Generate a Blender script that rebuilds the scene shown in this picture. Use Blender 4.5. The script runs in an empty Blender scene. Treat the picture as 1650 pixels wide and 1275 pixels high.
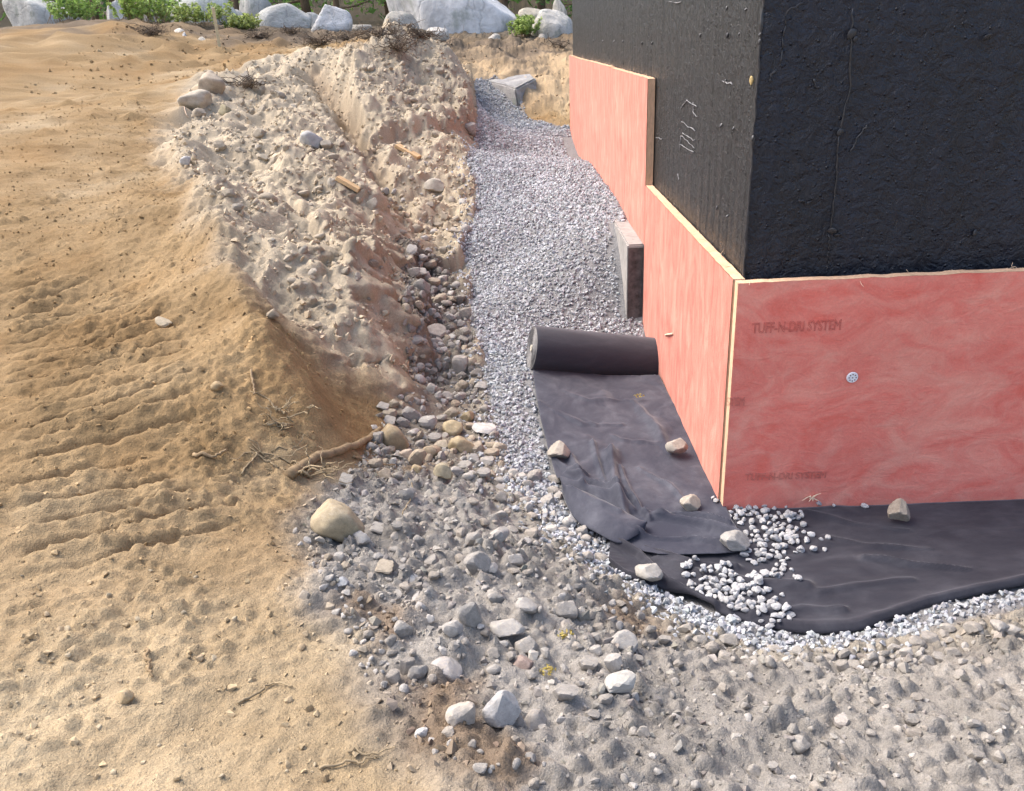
import bpy, bmesh, math, random
import numpy as np
rng = np.random.default_rng(7); random.seed(7)
R = math.radians
scene = bpy.context.scene
col = scene.collection

# ------------------------------------------------------------------ camera, sky, sun, exposure
F, PITCH, ROLL, YAW = 1311.45, .413, -.0482, -.0154          # focal length in photo pixels, angles in radians
CAM = np.array([-.995, -3.659, 2.286])
cd = np.array([math.sin(YAW)*math.cos(PITCH), math.cos(YAW)*math.cos(PITCH), -math.sin(PITCH)])
cr = np.array([math.cos(YAW), -math.sin(YAW), 0.]); cu = np.cross(cr, cd)
cr, cu = cr*math.cos(ROLL)+cu*math.sin(ROLL), cu*math.cos(ROLL)-cr*math.sin(ROLL)
from mathutils import Matrix, Vector
cam_data = bpy.data.cameras.new('camera'); cam = bpy.data.objects.new('camera', cam_data); col.objects.link(cam)
cam.matrix_world = Matrix(((cr[0], cu[0], -cd[0], CAM[0]), (cr[1], cu[1], -cd[1], CAM[1]), (cr[2], cu[2], -cd[2], CAM[2]), (0, 0, 0, 1)))
cam_data.sensor_fit = 'HORIZONTAL'; cam_data.sensor_width = 36; cam_data.lens = 36*F/1650
cam_data.clip_start = .05; cam_data.clip_end = 500
scene.camera = cam
SUN_DIR = Vector((-.56, .22, .82)).normalized()               # towards the sun
world = bpy.data.worlds.new('World'); scene.world = world; world.use_nodes = True
wn = world.node_tree.nodes; wl = world.node_tree.links
sky_n = wn.new('ShaderNodeTexSky'); sky_n.sky_type = 'NISHITA'; sky_n.sun_disc = False
sky_n.sun_elevation = math.asin(SUN_DIR.z); sky_n.sun_rotation = math.atan2(SUN_DIR.x, SUN_DIR.y)
sky_n.air_density = 1.0; sky_n.dust_density = 5.0; sky_n.ozone_density = .4
wn['Background'].inputs['Strength'].default_value = .15
wl.new(sky_n.outputs[0], wn['Background'].inputs['Color'])
sd = bpy.data.lights.new('sun', 'SUN'); sd.energy = 1.0; sd.angle = R(36); sd.color = (1., .955, .88)
sun = bpy.data.objects.new('sun', sd); col.objects.link(sun)
sun.rotation_euler = (-SUN_DIR).to_track_quat('-Z', 'Y').to_euler(); sun.location = (-8, 4, 12)
scene.view_settings.view_transform = 'Standard'; scene.view_settings.look = 'None'
scene.view_settings.exposure = 1.32; scene.view_settings.gamma = 1

# ------------------------------------------------------------------ measuring helpers
def ray(px, py): return cd + cr*((px-825)/F) + cu*((637.5-py)/F)
def at(px, py, z):
    v = ray(px, py); return CAM + v*((z-CAM[2])/v[2])
def aty(px, py, y):
    v = ray(px, py); return CAM + v*((y-CAM[1])/v[1])

# ------------------------------------------------------------------ noise
_perm = np.random.default_rng(3).permutation(256).astype(np.int64); _perm = np.concatenate([_perm, _perm, _perm])
_g = np.random.default_rng(4).normal(size=(256, 3)); _g /= np.linalg.norm(_g, axis=1)[:, None]
def perlin(x, y, z=0.):
    x = np.asarray(x, float); y = np.asarray(y, float); z = np.zeros_like(x)+z
    xi = np.floor(x).astype(np.int64); yi = np.floor(y).astype(np.int64); zi = np.floor(z).astype(np.int64)
    xf, yf, zf = x-xi, y-yi, z-zi
    u = xf**3*(xf*(xf*6-15)+10); v = yf**3*(yf*(yf*6-15)+10); w = zf**3*(zf*(zf*6-15)+10)
    out = 0
    for dx in (0, 1):
        for dy in (0, 1):
            for dz in (0, 1):
                h = _perm[(_perm[(_perm[(xi+dx) & 255]+yi+dy) & 255]+zi+dz) & 255]
                g = _g[h]
                d = g[..., 0]*(xf-dx)+g[..., 1]*(yf-dy)+g[..., 2]*(zf-dz)
                out = out + d*(u if dx else 1-u)*(v if dy else 1-v)*(w if dz else 1-w)
    return out
def perlin2(x, y, s=0):
    x = np.asarray(x, float)+s*17.3; y = np.asarray(y, float)+s*9.1
    xi = np.floor(x).astype(np.int64); yi = np.floor(y).astype(np.int64); xf, yf = x-xi, y-yi
    u = xf*xf*(3-2*xf); v = yf*yf*(3-2*yf); out = 0
    for dx in (0, 1):
        for dy in (0, 1):
            h = _perm[_perm[(xi+dx) & 255]+((yi+dy) & 255)]
            g = _g[h]
            out = out + (g[..., 0]*(xf-dx)+g[..., 1]*(yf-dy))*(u if dx else 1-u)*(v if dy else 1-v)
    return out
def fbm(x, y, f, n, s=0, gain=.5):
    o = 0; a = 1.
    for i in range(n):
        o = o + a*perlin2(x*f, y*f, s+i); f *= 2.03; a *= gain
    return o
def sm(a, b, x):
    t = np.clip((x-a)/(b-a), 0, 1); return t*t*(3-2*t)

def clods(x, y, f, s, lo=.15, hi=.62, prob=.8):                 # packed round lumps on a jittered grid, height in cell units
    x = np.asarray(x)*f; y = np.asarray(y)*f; xi = np.floor(x).astype(np.int64); yi = np.floor(y).astype(np.int64); out = np.zeros(x.shape)
    for dx in (-1, 0, 1):
        for dy in (-1, 0, 1):
            h = _perm[_perm[(xi+dx+s*13) & 255]+((yi+dy+s*7) & 255)]; h2 = _perm[h+31]; h3 = _perm[h2+57]; h4 = _perm[h3+11]
            ox = xi+dx+.15+.7*h/255.; oy = yi+dy+.15+.7*h2/255.; r_ = (lo+(hi-lo)*(h3/255.)**1.6)*(h4 < prob*255)
            out = np.maximum(out, np.sqrt(np.maximum(0, r_*r_-(x-ox)**2-(y-oy)**2)))
    return out

# ------------------------------------------------------------------ mesh helpers
def mesh_np(name, V, Fc, smooth=False, colr=None):
    V = np.asarray(V, np.float32); Fc = np.asarray(Fc, np.int32); k = Fc.shape[1]
    me = bpy.data.meshes.new(name)
    me.vertices.add(len(V)); me.vertices.foreach_set('co', V.ravel())
    me.loops.add(Fc.size); me.loops.foreach_set('vertex_index', Fc.ravel())
    me.polygons.add(len(Fc)); me.polygons.foreach_set('loop_start', np.arange(0, Fc.size, k, dtype=np.int32))
    me.polygons.foreach_set('use_smooth', np.full(len(Fc), smooth, bool))
    me.update(calc_edges=True)
    if colr is not None:
        a = me.color_attributes.new('Col', 'FLOAT_COLOR', 'POINT')
        c = np.ones((len(V), 4), np.float32); c[:, :3] = colr; a.data.foreach_set('color', c.ravel())
    return me
def link(name, me, mat=None, parent=None):
    o = bpy.data.objects.new(name, me); col.objects.link(o)
    if mat is not None and me is not None and not me.materials: me.materials.append(mat)
    if parent is not None: o.parent = parent
    return o
def empty(name, loc=(0, 0, 0)):
    o = bpy.data.objects.new(name, None); col.objects.link(o); o.location = loc; o.empty_display_size = .1; return o
def tag(o, label=None, cat=None, group=None, kind=None):
    if label: o['label'] = label
    if cat: o['category'] = cat
    if group: o['group'] = group
    if kind: o['kind'] = kind
    return o
def grid_faces(nr, nc):
    i = np.arange(nr-1)[:, None]*nc+np.arange(nc-1)[None, :]
    return np.stack([i, i+1, i+nc+1, i+nc], -1).reshape(-1, 4)
def tube(pts, rad, n=8, cap=True):
    pts = np.asarray(pts, float); rad = np.broadcast_to(np.asarray(rad, float), (len(pts),))
    t = np.gradient(pts, axis=0); t /= np.linalg.norm(t, axis=1)[:, None]+1e-9
    ref = np.array([0, 0, 1.]) if abs(t[0][2]) < .9 else np.array([1., 0, 0])
    V = []
    for p, d, r_ in zip(pts, t, rad):
        a = np.cross(d, ref); a /= np.linalg.norm(a); b = np.cross(d, a)
        for k in range(n):
            th = 2*math.pi*k/n; V.append(p+(a*math.cos(th)+b*math.sin(th))*r_)
    Fc = []
    m = len(pts)
    for i in range(m-1):
        for k in range(n):
            Fc.append((i*n+k, i*n+(k+1) % n, (i+1)*n+(k+1) % n, (i+1)*n+k))
    V.append(pts[0]); V.append(pts[-1])
    for k in range(n):
        Fc.append((m*n, (k+1) % n, k, k)); Fc.append((m*n+1, (m-1)*n+k, (m-1)*n+(k+1) % n, (m-1)*n+(k+1) % n))
    F3 = []
    for f in Fc:
        if f[2] == f[3]: F3.append(f[:3])
        else: F3.append((f[0], f[1], f[2])); F3.append((f[0], f[2], f[3]))
    return np.array(V), np.array(F3)
def merge(parts):
    V, Fc, n = [], [], 0
    for v, f in parts: V.append(v); Fc.append(np.asarray(f)+n); n += len(v)
    return np.concatenate(V), np.concatenate(Fc)
def box_bm(bm, x0, x1, y0, y1, z0, z1):
    vs = [bm.verts.new(p) for p in ((x0, y0, z0), (x1, y0, z0), (x1, y1, z0), (x0, y1, z0), (x0, y0, z1), (x1, y0, z1), (x1, y1, z1), (x0, y1, z1))]
    for f in ((3, 2, 1, 0), (4, 5, 6, 7), (0, 1, 5, 4), (1, 2, 6, 5), (2, 3, 7, 6), (3, 0, 4, 7)): bm.faces.new([vs[i] for i in f])
def bm_mesh(bm, name, smooth=False):
    me = bpy.data.meshes.new(name); bm.to_mesh(me); bm.free()
    if smooth:
        for p in me.polygons: p.use_smooth = True
    return me

# ------------------------------------------------------------------ materials
def nmat(name):
    m = bpy.data.materials.new(name); m.use_nodes = True
    nt = m.node_tree; return m, nt, nt.nodes, nt.links, nt.nodes['Principled BSDF']
def add_noise(n, l, scale, detail=6, rough=.6, vec=None, dist=0.):
    t = n.new('ShaderNodeTexNoise'); t.inputs['Scale'].default_value = scale; t.inputs['Detail'].default_value = detail
    t.inputs['Roughness'].default_value = rough; t.inputs['Distortion'].default_value = dist
    if vec is not None: l.new(vec, t.inputs['Vector'])
    return t.outputs['Fac']
def ramp(n, l, fac, stops):
    r_ = n.new('ShaderNodeValToRGB'); l.new(fac, r_.inputs['Fac']); e = r_.color_ramp.elements
    while len(e) < len(stops): e.new(.5)
    for k, (p, c) in enumerate(stops): e[k].position = p; e[k].color = (*c, 1) if len(c) == 3 else c
    return r_.outputs['Color']
def mixc(n, l, mode, fac, a, b):
    x = n.new('ShaderNodeMix'); x.data_type = 'RGBA'; x.blend_type = mode
    for sock, v in ((x.inputs[0], fac), (x.inputs[6], a), (x.inputs[7], b)):
        if hasattr(v, 'links'): l.new(v, sock)
        elif isinstance(v, (int, float)): sock.default_value = v
        else: sock.default_value = (*v, 1)
    return x.outputs[2]
def bump(n, l, h, strength, dist, normal=None):
    b = n.new('ShaderNodeBump'); b.inputs['Strength'].default_value = strength; b.inputs['Distance'].default_value = dist
    l.new(h, b.inputs['Height'])
    if normal is not None: l.new(normal, b.inputs['Normal'])
    return b.outputs['Normal']
def coords(n, kind='Object', scale=None):
    t = n.new('ShaderNodeTexCoord')
    return t.outputs[kind]
def mapped(n, l, scale, kind='Object', rot=(0, 0, 0)):
    m = n.new('ShaderNodeMapping'); m.inputs['Scale'].default_value = scale; m.inputs['Rotation'].default_value = rot
    l.new(coords(n, kind), m.inputs['Vector']); return m.outputs['Vector']
def g3(v): return (v, v, v)

def mat_vcol(name, grain=(260, 60), lo=.72, hi=1.25, bmp=.5, bdist=.004, rough=.95, grains=False):
    m, nt, n, l, b = nmat(name)
    a = n.new('ShaderNodeVertexColor'); a.layer_name = 'Col'
    v = coords(n)
    f1 = add_noise(n, l, grain[0], 3, .7, v); f2 = add_noise(n, l, grain[1], 5, .65, v)
    c = mixc(n, l, 'MULTIPLY', 1., a.outputs['Color'], ramp(n, l, f1, ((.25, g3(lo)), (.75, g3(hi)))))
    c = mixc(n, l, 'MULTIPLY', 1., c, ramp(n, l, f2, ((.28, g3(.82)), (.72, g3(1.16)))))
    l.new(c, b.inputs['Base Color']); b.inputs['Roughness'].default_value = rough; b.inputs['Specular IOR Level'].default_value = .15
    nn = bump(n, l, f2, bmp, bdist*3); nn = bump(n, l, f1, bmp, bdist, nn)
    if grains:
        for sc_, st_, di_ in ((85, .28, .009), (190, .4, .005)):
            vo = n.new('ShaderNodeTexVoronoi'); vo.inputs['Scale'].default_value = sc_; vo.inputs['Randomness'].default_value = 1.; l.new(v, vo.inputs['Vector'])
            iv = n.new('ShaderNodeMath'); iv.operation = 'SUBTRACT'; iv.inputs[0].default_value = 1.; l.new(vo.outputs['Distance'], iv.inputs[1])
            nn = bump(n, l, iv.outputs[0], st_, di_, nn)
    l.new(nn, b.inputs['Normal'])
    return m
M = {}
M['ground'] = mat_vcol('soil', (240, 55), .74, 1.24, .6, .004, grains=True)
M['gravel'] = mat_vcol('crushed_stone', (180, 12), .86, 1.12, .25, .002, .85)
M['crumb'] = mat_vcol('soil_crumb', (300, 80), .84, 1.15, .4, .002)

def mat_rock(name):
    m, nt, n, l, b = nmat(name)
    oi = n.new('ShaderNodeObjectInfo'); v = coords(n)
    add = n.new('ShaderNodeVectorMath'); add.operation = 'ADD'; l.new(v, add.inputs[0])
    cm = n.new('ShaderNodeCombineXYZ'); mu = n.new('ShaderNodeMath'); mu.operation = 'MULTIPLY'; mu.inputs[1].default_value = 37.
    l.new(oi.outputs['Random'], mu.inputs[0])
    for k in range(3): l.new(mu.outputs[0], cm.inputs[k])
    l.new(cm.outputs[0], add.inputs[1]); v = add.outputs[0]
    f1 = add_noise(n, l, 2.2, 6, .65, v); f2 = add_noise(n, l, 22, 4, .7, v); f3 = add_noise(n, l, 5, 5, .6, v, .6)
    c = mixc(n, l, 'MULTIPLY', 1., oi.outputs['Color'], ramp(n, l, f1, ((.3, g3(.74)), (.7, g3(1.2)))))
    c = mixc(n, l, 'MULTIPLY', 1., c, ramp(n, l, f2, ((.3, g3(.8)), (.7, g3(1.18)))))
    # soil dust caught on upward faces in patches
    ge = n.new('ShaderNodeNewGeometry'); sx = n.new('ShaderNodeSeparateXYZ'); l.new(ge.outputs['Normal'], sx.inputs[0])
    mm = n.new('ShaderNodeMath'); mm.operation = 'MULTIPLY'; l.new(ramp(n, l, f3, ((.48, g3(0)), (.68, g3(.55)))), mm.inputs[0]); l.new(sx.outputs['Z'], mm.inputs[1]); mm.use_clamp = True
    c = mixc(n, l, 'MIX', mm.outputs[0], c, (.43, .38, .31))
    l.new(c, b.inputs['Base Color']); b.inputs['Roughness'].default_value = .88; b.inputs['Specular IOR Level'].default_value = .25
    nn = bump(n, l, f1, .5, .006); nn = bump(n, l, f3, .5, .004, nn); nn = bump(n, l, f2, .5, .0015, nn); l.new(nn, b.inputs['Normal'])
    return m
M['rock'] = mat_rock('stone')

def add_noise_col(n, l, scale, vec):
    t = n.new('ShaderNodeTexNoise'); t.inputs['Scale'].default_value = scale; t.inputs['Detail'].default_value = 4; l.new(vec, t.inputs['Vector']); return t.outputs['Color']
def mat_boulder():
    m, nt, n, l, b = nmat('granite'); oi = n.new('ShaderNodeObjectInfo'); v = coords(n)
    f1 = add_noise(n, l, 1.3, 8, .62, v, .4); f2 = add_noise(n, l, 14, 5, .7, v); f3 = add_noise(n, l, 3.2, 8, .6, v)
    c = mixc(n, l, 'MULTIPLY', 1., oi.outputs['Color'], ramp(n, l, f1, ((.3, g3(.62)), (.55, g3(1.)), (.75, g3(1.18)))))
    c = mixc(n, l, 'MULTIPLY', 1., c, ramp(n, l, f2, ((.3, g3(.84)), (.7, g3(1.14)))))
    c = mixc(n, l, 'MIX', ramp(n, l, f3, ((.56, g3(0)), (.66, g3(.6)))), c, (.20, .23, .19))
    l.new(c, b.inputs['Base Color']); vc = n.new('ShaderNodeTexVoronoi'); vc.feature = 'DISTANCE_TO_EDGE'; vc.inputs['Scale'].default_value = 1.7; l.new(mixc(n, l, 'MIX', .35, v, add_noise_col(n, l, 3., v)), vc.inputs['Vector'])
    crack = ramp(n, l, vc.outputs['Distance'], ((0., g3(0)), (.03, g3(1)))); c = mixc(n, l, 'MULTIPLY', .22, c, crack)
    l.new(c, b.inputs['Base Color']); b.inputs['Roughness'].default_value = .85
    nn = bump(n, l, f1, .6, .15); nn = bump(n, l, crack, .3, .04, nn); nn = bump(n, l, f2, .5, .04, nn); l.new(nn, b.inputs['Normal']); return m
M['boulder'] = mat_boulder()

def mat_tar(name, base, sx, rough):
    m, nt, n, l, b = nmat(name)
    v = mapped(n, l, sx); v0 = coords(n)
    f1 = add_noise(n, l, 1., 7, .68, v, .15)                   # board-marked streaks
    f2 = add_noise(n, l, 16., 6, .62, v0, .5); f3 = add_noise(n, l, 60., 4, .6, v0)
    vo = n.new('ShaderNodeTexVoronoi'); vo.inputs['Scale'].default_value = 26; l.new(v0, vo.inputs['Vector'])
    pits = ramp(n, l, vo.outputs['Distance'], ((.04, g3(1)), (.2, g3(0))))
    c = ramp(n, l, f1, ((.3, tuple(x*.6 for x in base)), (.7, tuple(x*1.7 for x in base))))
    dust = ramp(n, l, f2, ((.52, g3(0)), (.8, g3(.28))))
    c = mixc(n, l, 'MIX', dust, c, (.04, .04, .046))
    l.new(c, b.inputs['Base Color'])
    rr = ramp(n, l, f2, ((.3, g3(rough-.12)), (.75, g3(rough+.18)))); l.new(rr, b.inputs['Roughness'])
    b.inputs['Specular IOR Level'].default_value = .5
    nn = bump(n, l, f1, 1., .026); nn = bump(n, l, f2, .9, .024, nn); nn = bump(n, l, f3, .7, .007, nn); nn = bump(n, l, pits, .8, .010, nn)
    l.new(nn, b.inputs['Normal']); return m
M['tar_board'] = mat_tar('board_marked_tar_coating', (.008, .008, .009), (34, 34, 1.0), .36)
M['tar_smooth'] = mat_tar('smooth_tar_coating', (.006, .0078, .016), (7, 7, 1.1), .33)  # blue reflection of the sky put into the base colour

def mat_pink(name, stretch, rot, tint, wisp=(.78, .40, .32)):
    m, nt, n, l, b = nmat(name)
    v = mapped(n, l, stretch, rot=(0, rot, 0)); v0 = coords(n)
    f1 = add_noise(n, l, 1., 8, .6, v, 1.6); f2 = add_noise(n, l, 2.1, 8, .68, v, 2.6); f3 = add_noise(n, l, 120, 3, .7, v0)
    f4 = add_noise(n, l, 1.7, 3, .5, v0)
    c = ramp(n, l, f1, ((.30, tint[0]), (.47, tint[1]), (.66, tint[2])))
    wisps = ramp(n, l, f2, ((.50, g3(0)), (.64, g3(.2)), (.8, g3(.5))))
    c = mixc(n, l, 'MIX', wisps, c, wisp)
    c = mixc(n, l, 'MULTIPLY', 1., c, ramp(n, l, f4, ((.3, (.93, .9, .9)), (.7, (1.07, 1.06, 1.05)))))
    c = mixc(n, l, 'MULTIPLY', 1., c, ramp(n, l, f3, ((.3, g3(.93)), (.7, g3(1.06)))))
    l.new(c, b.inputs['Base Color']); b.inputs['Roughness'].default_value = .9; b.inputs['Specular IOR Level'].default_value = .15
    b.inputs['Sheen Weight'].default_value = .15; b.inputs['Sheen Roughness'].default_value = .5; b.inputs['Sheen Tint'].default_value = (1, .87, .75, 1)
    nn = bump(n, l, f2, .5, .012); nn = bump(n, l, f3, .3, .002, nn); l.new(nn, b.inputs['Normal']); return m
M['pink_swirl'] = mat_pink('pink_fibreglass_facing', (3.0, 3.0, 5.0), R(30), ((.76, .165, .125), (.80, .235, .185), (.83, .33, .255)))
M['pink_streak'] = mat_pink('pink_fibreglass_grain', (7, 7., 2.2), R(8), ((.50, .128, .098), (.56, .195, .15), (.62, .285, .22)), (.66, .375, .285))

def mat_simple(name, base, var=.15, scale=30, rough=.9, bmp=.3, bdist=.003, stretch=None, spec=.2, sheen=0.):
    m, nt, n, l, b = nmat(name); v = mapped(n, l, stretch) if stretch else coords(n)
    f = add_noise(n, l, scale, 6, .65, v, .3); f2 = add_noise(n, l, scale*.16, 4, .6, v)
    c = ramp(n, l, f, ((.3, tuple(x*(1-var) for x in base)), (.7, tuple(min(1, x*(1+var)) for x in base))))
    c = mixc(n, l, 'MULTIPLY', 1., c, ramp(n, l, f2, ((.3, g3(1-var*.7)), (.7, g3(1+var*.6)))))
    l.new(c, b.inputs['Base Color']); b.inputs['Roughness'].default_value = rough; b.inputs['Specular IOR Level'].default_value = spec
    if sheen: b.inputs['Sheen Weight'].default_value = sheen
    l.new(bump(n, l, f, bmp, bdist), b.inputs['Normal']); return m
M['core'] = mat_simple('fibreglass_core', (.66, .44, .29), .2, 60, .95, .5, .004, (1, 1, .3))
M['core_top'] = M['core']
M['ink'] = mat_simple('faded_ink', (.56, .15, .12), .2, 90, .9, 0, .001)
M['washer'] = mat_simple('white_plastic', (.78, .77, .80), .04, 40, .45, .05, .001)
M['hole'] = mat_simple('hole_shade', (.16, .08, .09), .1, 40, .9, 0, .001)
M['concrete'] = mat_simple('dusty_concrete', (.33, .315, .30), .22, 18, .92, .4, .006)
M['wood'] = mat_simple('sawn_wood', (.52, .36, .20), .22, 14, .85, .3, .003, (1, 6, 6))
M['stakewood'] = mat_simple('weathered_stake_wood', (.56, .50, .34), .2, 14, .85, .3, .003, (6, 6, 1))
M['bark'] = mat_simple('bark', (.17, .12, .08), .35, 18, .95, .6, .01, (3, 3, .7))
M['root'] = mat_simple('dry_root', (.26, .19, .115), .3, 30, .95, .4, .003)
M['twig'] = mat_simple('bleached_twig', (.30, .235, .15), .25, 30, .95, .3, .002)
M['darkroot'] = mat_simple('dark_root', (.13, .10, .075), .3, 30, .95, .3, .002)
M['fibre'] = mat_simple('loose_fibre', (.78, .60, .44), .1, 30, .95, 0, .001)
M['card'] = mat_simple('cardboard_core', (.52, .48, .40), .15, 40, .9, .2, .002)
def mat_fabric(name, base, stretch, dust):
    m, nt, n, l, b = nmat(name); v0 = coords(n); v = mapped(n, l, stretch)
    f1 = add_noise(n, l, 3.0, 8, .66, v, .8); f2 = add_noise(n, l, 260, 3, .7, v0); f3 = add_noise(n, l, 9., 6, .7, v, .5)
    c = ramp(n, l, f2, ((.3, tuple(x*.8 for x in base)), (.7, tuple(x*1.25 for x in base))))
    d = mixc(n, l, 'MULTIPLY', 1., ramp(n, l, f1, ((.40, g3(0)), (.72, g3(1)))), ramp(n, l, f3, ((.32, g3(.15)), (.7, g3(1)))))
    d = mixc(n, l, 'MULTIPLY', 1., d, g3(dust))
    c = mixc(n, l, 'MIX', d, c, (.17, .175, .205))
    l.new(c, b.inputs['Base Color']); b.inputs['Roughness'].default_value = .75; b.inputs['Specular IOR Level'].default_value = .3
    b.inputs['Sheen Weight'].default_value = .25; b.inputs['Sheen Roughness'].default_value = .4
    nn = bump(n, l, f3, .35, .006); nn = bump(n, l, f2, .4, .0015, nn); l.new(nn, b.inputs['Normal']); return m
M['fabric'] = mat_fabric('dusty_black_geotextile', (.024, .027, .044), (1.4, 1, 1), .6)
M['fabric_low'] = mat_fabric('black_geotextile', (.017, .0175, .027), (1, 1.6, 1), .3)
M['fabric_roll'] = mat_fabric('rolled_geotextile', (.032, .034, .045), (.4, 2, 2), .25)
def mat_leaf(name, base):
    m, nt, n, l, b = nmat(name); a = n.new('ShaderNodeVertexColor'); a.layer_name = 'Col'
    l.new(a.outputs['Color'], b.inputs['Base Color']); b.inputs['Roughness'].default_value = .55
    tr = n.new('ShaderNodeBsdfTranslucent'); l.new(a.outputs['Color'], tr.inputs['Color'])
    mx = n.new('ShaderNodeMixShader'); mx.inputs[0].default_value = .45
    l.new(b.outputs[0], mx.inputs[1]); l.new(tr.outputs[0], mx.inputs[2]); l.new(mx.outputs[0], n['Material Output'].inputs['Surface']); return m
M['leaf'] = mat_leaf('leaf', None)

# ------------------------------------------------------------------ ground: surveyed heights, thin-plate surface through them
S = []
def sp(px, py, z): p = at(px, py, z); S.append((p[0], p[1], z))
def sy(px, py, y): p = aty(px, py, y); S.append((p[0], p[1], p[2]))
for a in ((825, 1275, .62), (187, 1275, .66), (1463, 1275, .50), (500, 1275, .66), (0, 1275, .70), (1650, 1275, .46),
          (1000, 1100, .42), (1300, 1150, .33), (1463, 1080, .17), (1200, 1060, .15), (1100, 1000, .06), (1463, 1015, .03), (1300, 1042, .05),
          (900, 1000, .37), (985, 935, .06), (900, 860, .06), (860, 890, .22), (720, 790, .16), (620, 900, .44), (700, 1000, .50), (800, 900, .33), (800, 1100, .51),
          (600, 1100, .59), (575, 785, .36), (543, 860, .45), (450, 880, .58), (300, 900, .63), (400, 1080, .63),
          (880, 740, .0), (1000, 700, .0), (845, 600, .10), (800, 650, .02), (790, 560, .11),
          (730, 560, .1), (690, 480, .19), (700, 650, .06), (672, 610, .1), (705, 410, .33), (740, 720, .05), (650, 720, .12), (780, 770, .05), (700, 745, .1),
          (500, 350, .86), (560, 400, .74), (600, 350, .74), (640, 445, .47), (632, 385, .54), (660, 330, .55), (700, 330, .53), (600, 430, .63), (612, 520, .5), (618, 560, .43),
          (480, 520, .72), (520, 600, .5), (560, 640, .34), (605, 665, .22), (560, 720, .31), (500, 755, .46), (450, 700, .61), (625, 725, .16),
          (480, 680, .58), (430, 560, .82), (380, 450, .98), (330, 330, 1.17), (250, 220, 1.42), (187, 850, .66), (187, 480, .86), (187, 300, 1.21), (187, 150, 1.76),
          (300, 700, .68), (300, 560, .82), (0, 480, .9), (0, 850, .70), (0, 300, 1.26), (0, 150, 1.85)): sp(*a)
for a in ((690, 217, 8.3), (650, 110, 10.6), (750, 205, 9.7), (745, 135, 11.8), (690, 92, 12.2), (605, 232, 7.4), (545, 140, 10.), (640, 290, 6.2), (700, 243, 7.7),
          (560, 255, 5.9), (603, 282, 5.4), (500, 200, 7.2), (450, 265, 5.4), (400, 200, 7.2), (330, 130, 9.4), (480, 108, 11.), (300, 98, 13.), (187, 95, 12.5), (187, 48, 14.5), (250, 72, 14.),
          (60, 60, 14.), (400, 72, 15.), (400, 45, 18.), (540, 72, 15.5), (540, 50, 18.), (650, 70, 15.8), (650, 55, 18.), (750, 82, 15.6), (740, 56, 18.5), (850, 78, 15.6), (860, 50, 19.),
          (870, 110, 14.3), (900, 150, 13.), (880, 198, 11.6), (770, 132, 13.6), (830, 150, 13.), (800, 198, 11.4), (765, 180, 12.2), (910, 75, 16)): sy(*a)
S += [(-1, -5, .75), (-4, -5, .78), (2, -5, .6), (-8, -5, .85), (5, -5, .6), (-.5, 0, 0), (-.5, 1, 0), (-.5, 1.9, .01), (.5, -.5, 0), (1.5, -.5, 0), (3, -.5, 0), (0, -.4, 0),
      (2, -1.5, .16), (3, -2.5, .45), (6, -1, .2), (-.1, 2.5, .08), (-.8, 2.6, .09), (-1.4, 3.2, .17), (-.17, 2.75, .19), (-.17, 3.0, .43), (-.15, 3.3, .65), (-.15, 3.65, .76), (-.1, 4.4, .79), (-.1, 5.3, .79), (-.8, 4., .45), (-1.5, 4.5, .42),
      (-.8, 5.5, .66), (-1.4, 6.5, .70), (0, 6.8, .79), (-.8, 8, .76), (0, 10.9, .80), (-.9, 10.5, .84), (-1.6, 9.3, .80), (.6, 1, 0), (.6, 3, .3), (.6, 8, .7),
      (2, 14, 1.9), (3, 20, 2.5), (8, 14, 2.2), (8, 5, 1.), (-20, 20, 3.), (0, 40, 6.5), (-25, 40, 7.), (25, 40, 6.5), (0, 30, 3.1), (-18, 30, 3.4), (12, 30, 3.1), (-8, 0, 1.), (-8, 5, 1.4), (-12, 10, 2.), (-20, 0, 1.4), (-20, -10, 1.2), (20, -10, .8), (20, 10, 1.6),
      (60, 70, 12.), (-60, 70, 12.), (0, 75, 13.), (-60, -20, 1.6), (60, -20, 1.2), (0, -25, .9)]
S = np.array(S)
def tps_fit(P, z, lam):
    n_ = len(P); d2 = ((P[:, None]-P[None])**2).sum(-1); K = np.where(d2 > 0, .5*d2*np.log(d2+1e-12), 0)+lam*np.eye(n_)
    A = np.zeros((n_+3, n_+3)); A[:n_, :n_] = K; A[:n_, n_] = 1; A[:n_, n_+1:] = P; A[n_:, :n_] = A[:n_, n_:].T
    return np.linalg.solve(A, np.concatenate([z, np.zeros(3)]))
Wt = tps_fit(S[:, :2], S[:, 2], .004)
def tps(x, y):
    x = np.asarray(x, float); sh = x.shape; x = x.ravel(); y = np.asarray(y, float).ravel(); o = np.zeros(len(x))
    for k in range(0, len(x), 60000):
        xx, yy = x[k:k+60000], y[k:k+60000]
        d2 = (xx[:, None]-S[None, :, 0])**2+(yy[:, None]-S[None, :, 1])**2+1e-12
        o[k:k+60000] = (.5*d2*np.log(d2))@Wt[:len(S)]+Wt[len(S)]+Wt[len(S)+1]*xx+Wt[len(S)+2]*yy
    return o.reshape(sh)
def lines(segs):
    o = [segs[0][0]]
    for a, b, s0, s1 in segs:
        x = a
        while x < b:
            t = (x-a)/(b-a); x += s0+(s1-s0)*t; o.append(min(x, b))
    return np.array(o)
GX = lines([(-80, -14, 8, .6), (-14, -5, .6, .03), (-5, -3.4, .03, .014), (-3.4, .9, .0135, .0135), (.9, 3, .0135, .08), (3, 14, .08, 1.), (14, 80, 1., 8)])
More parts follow.
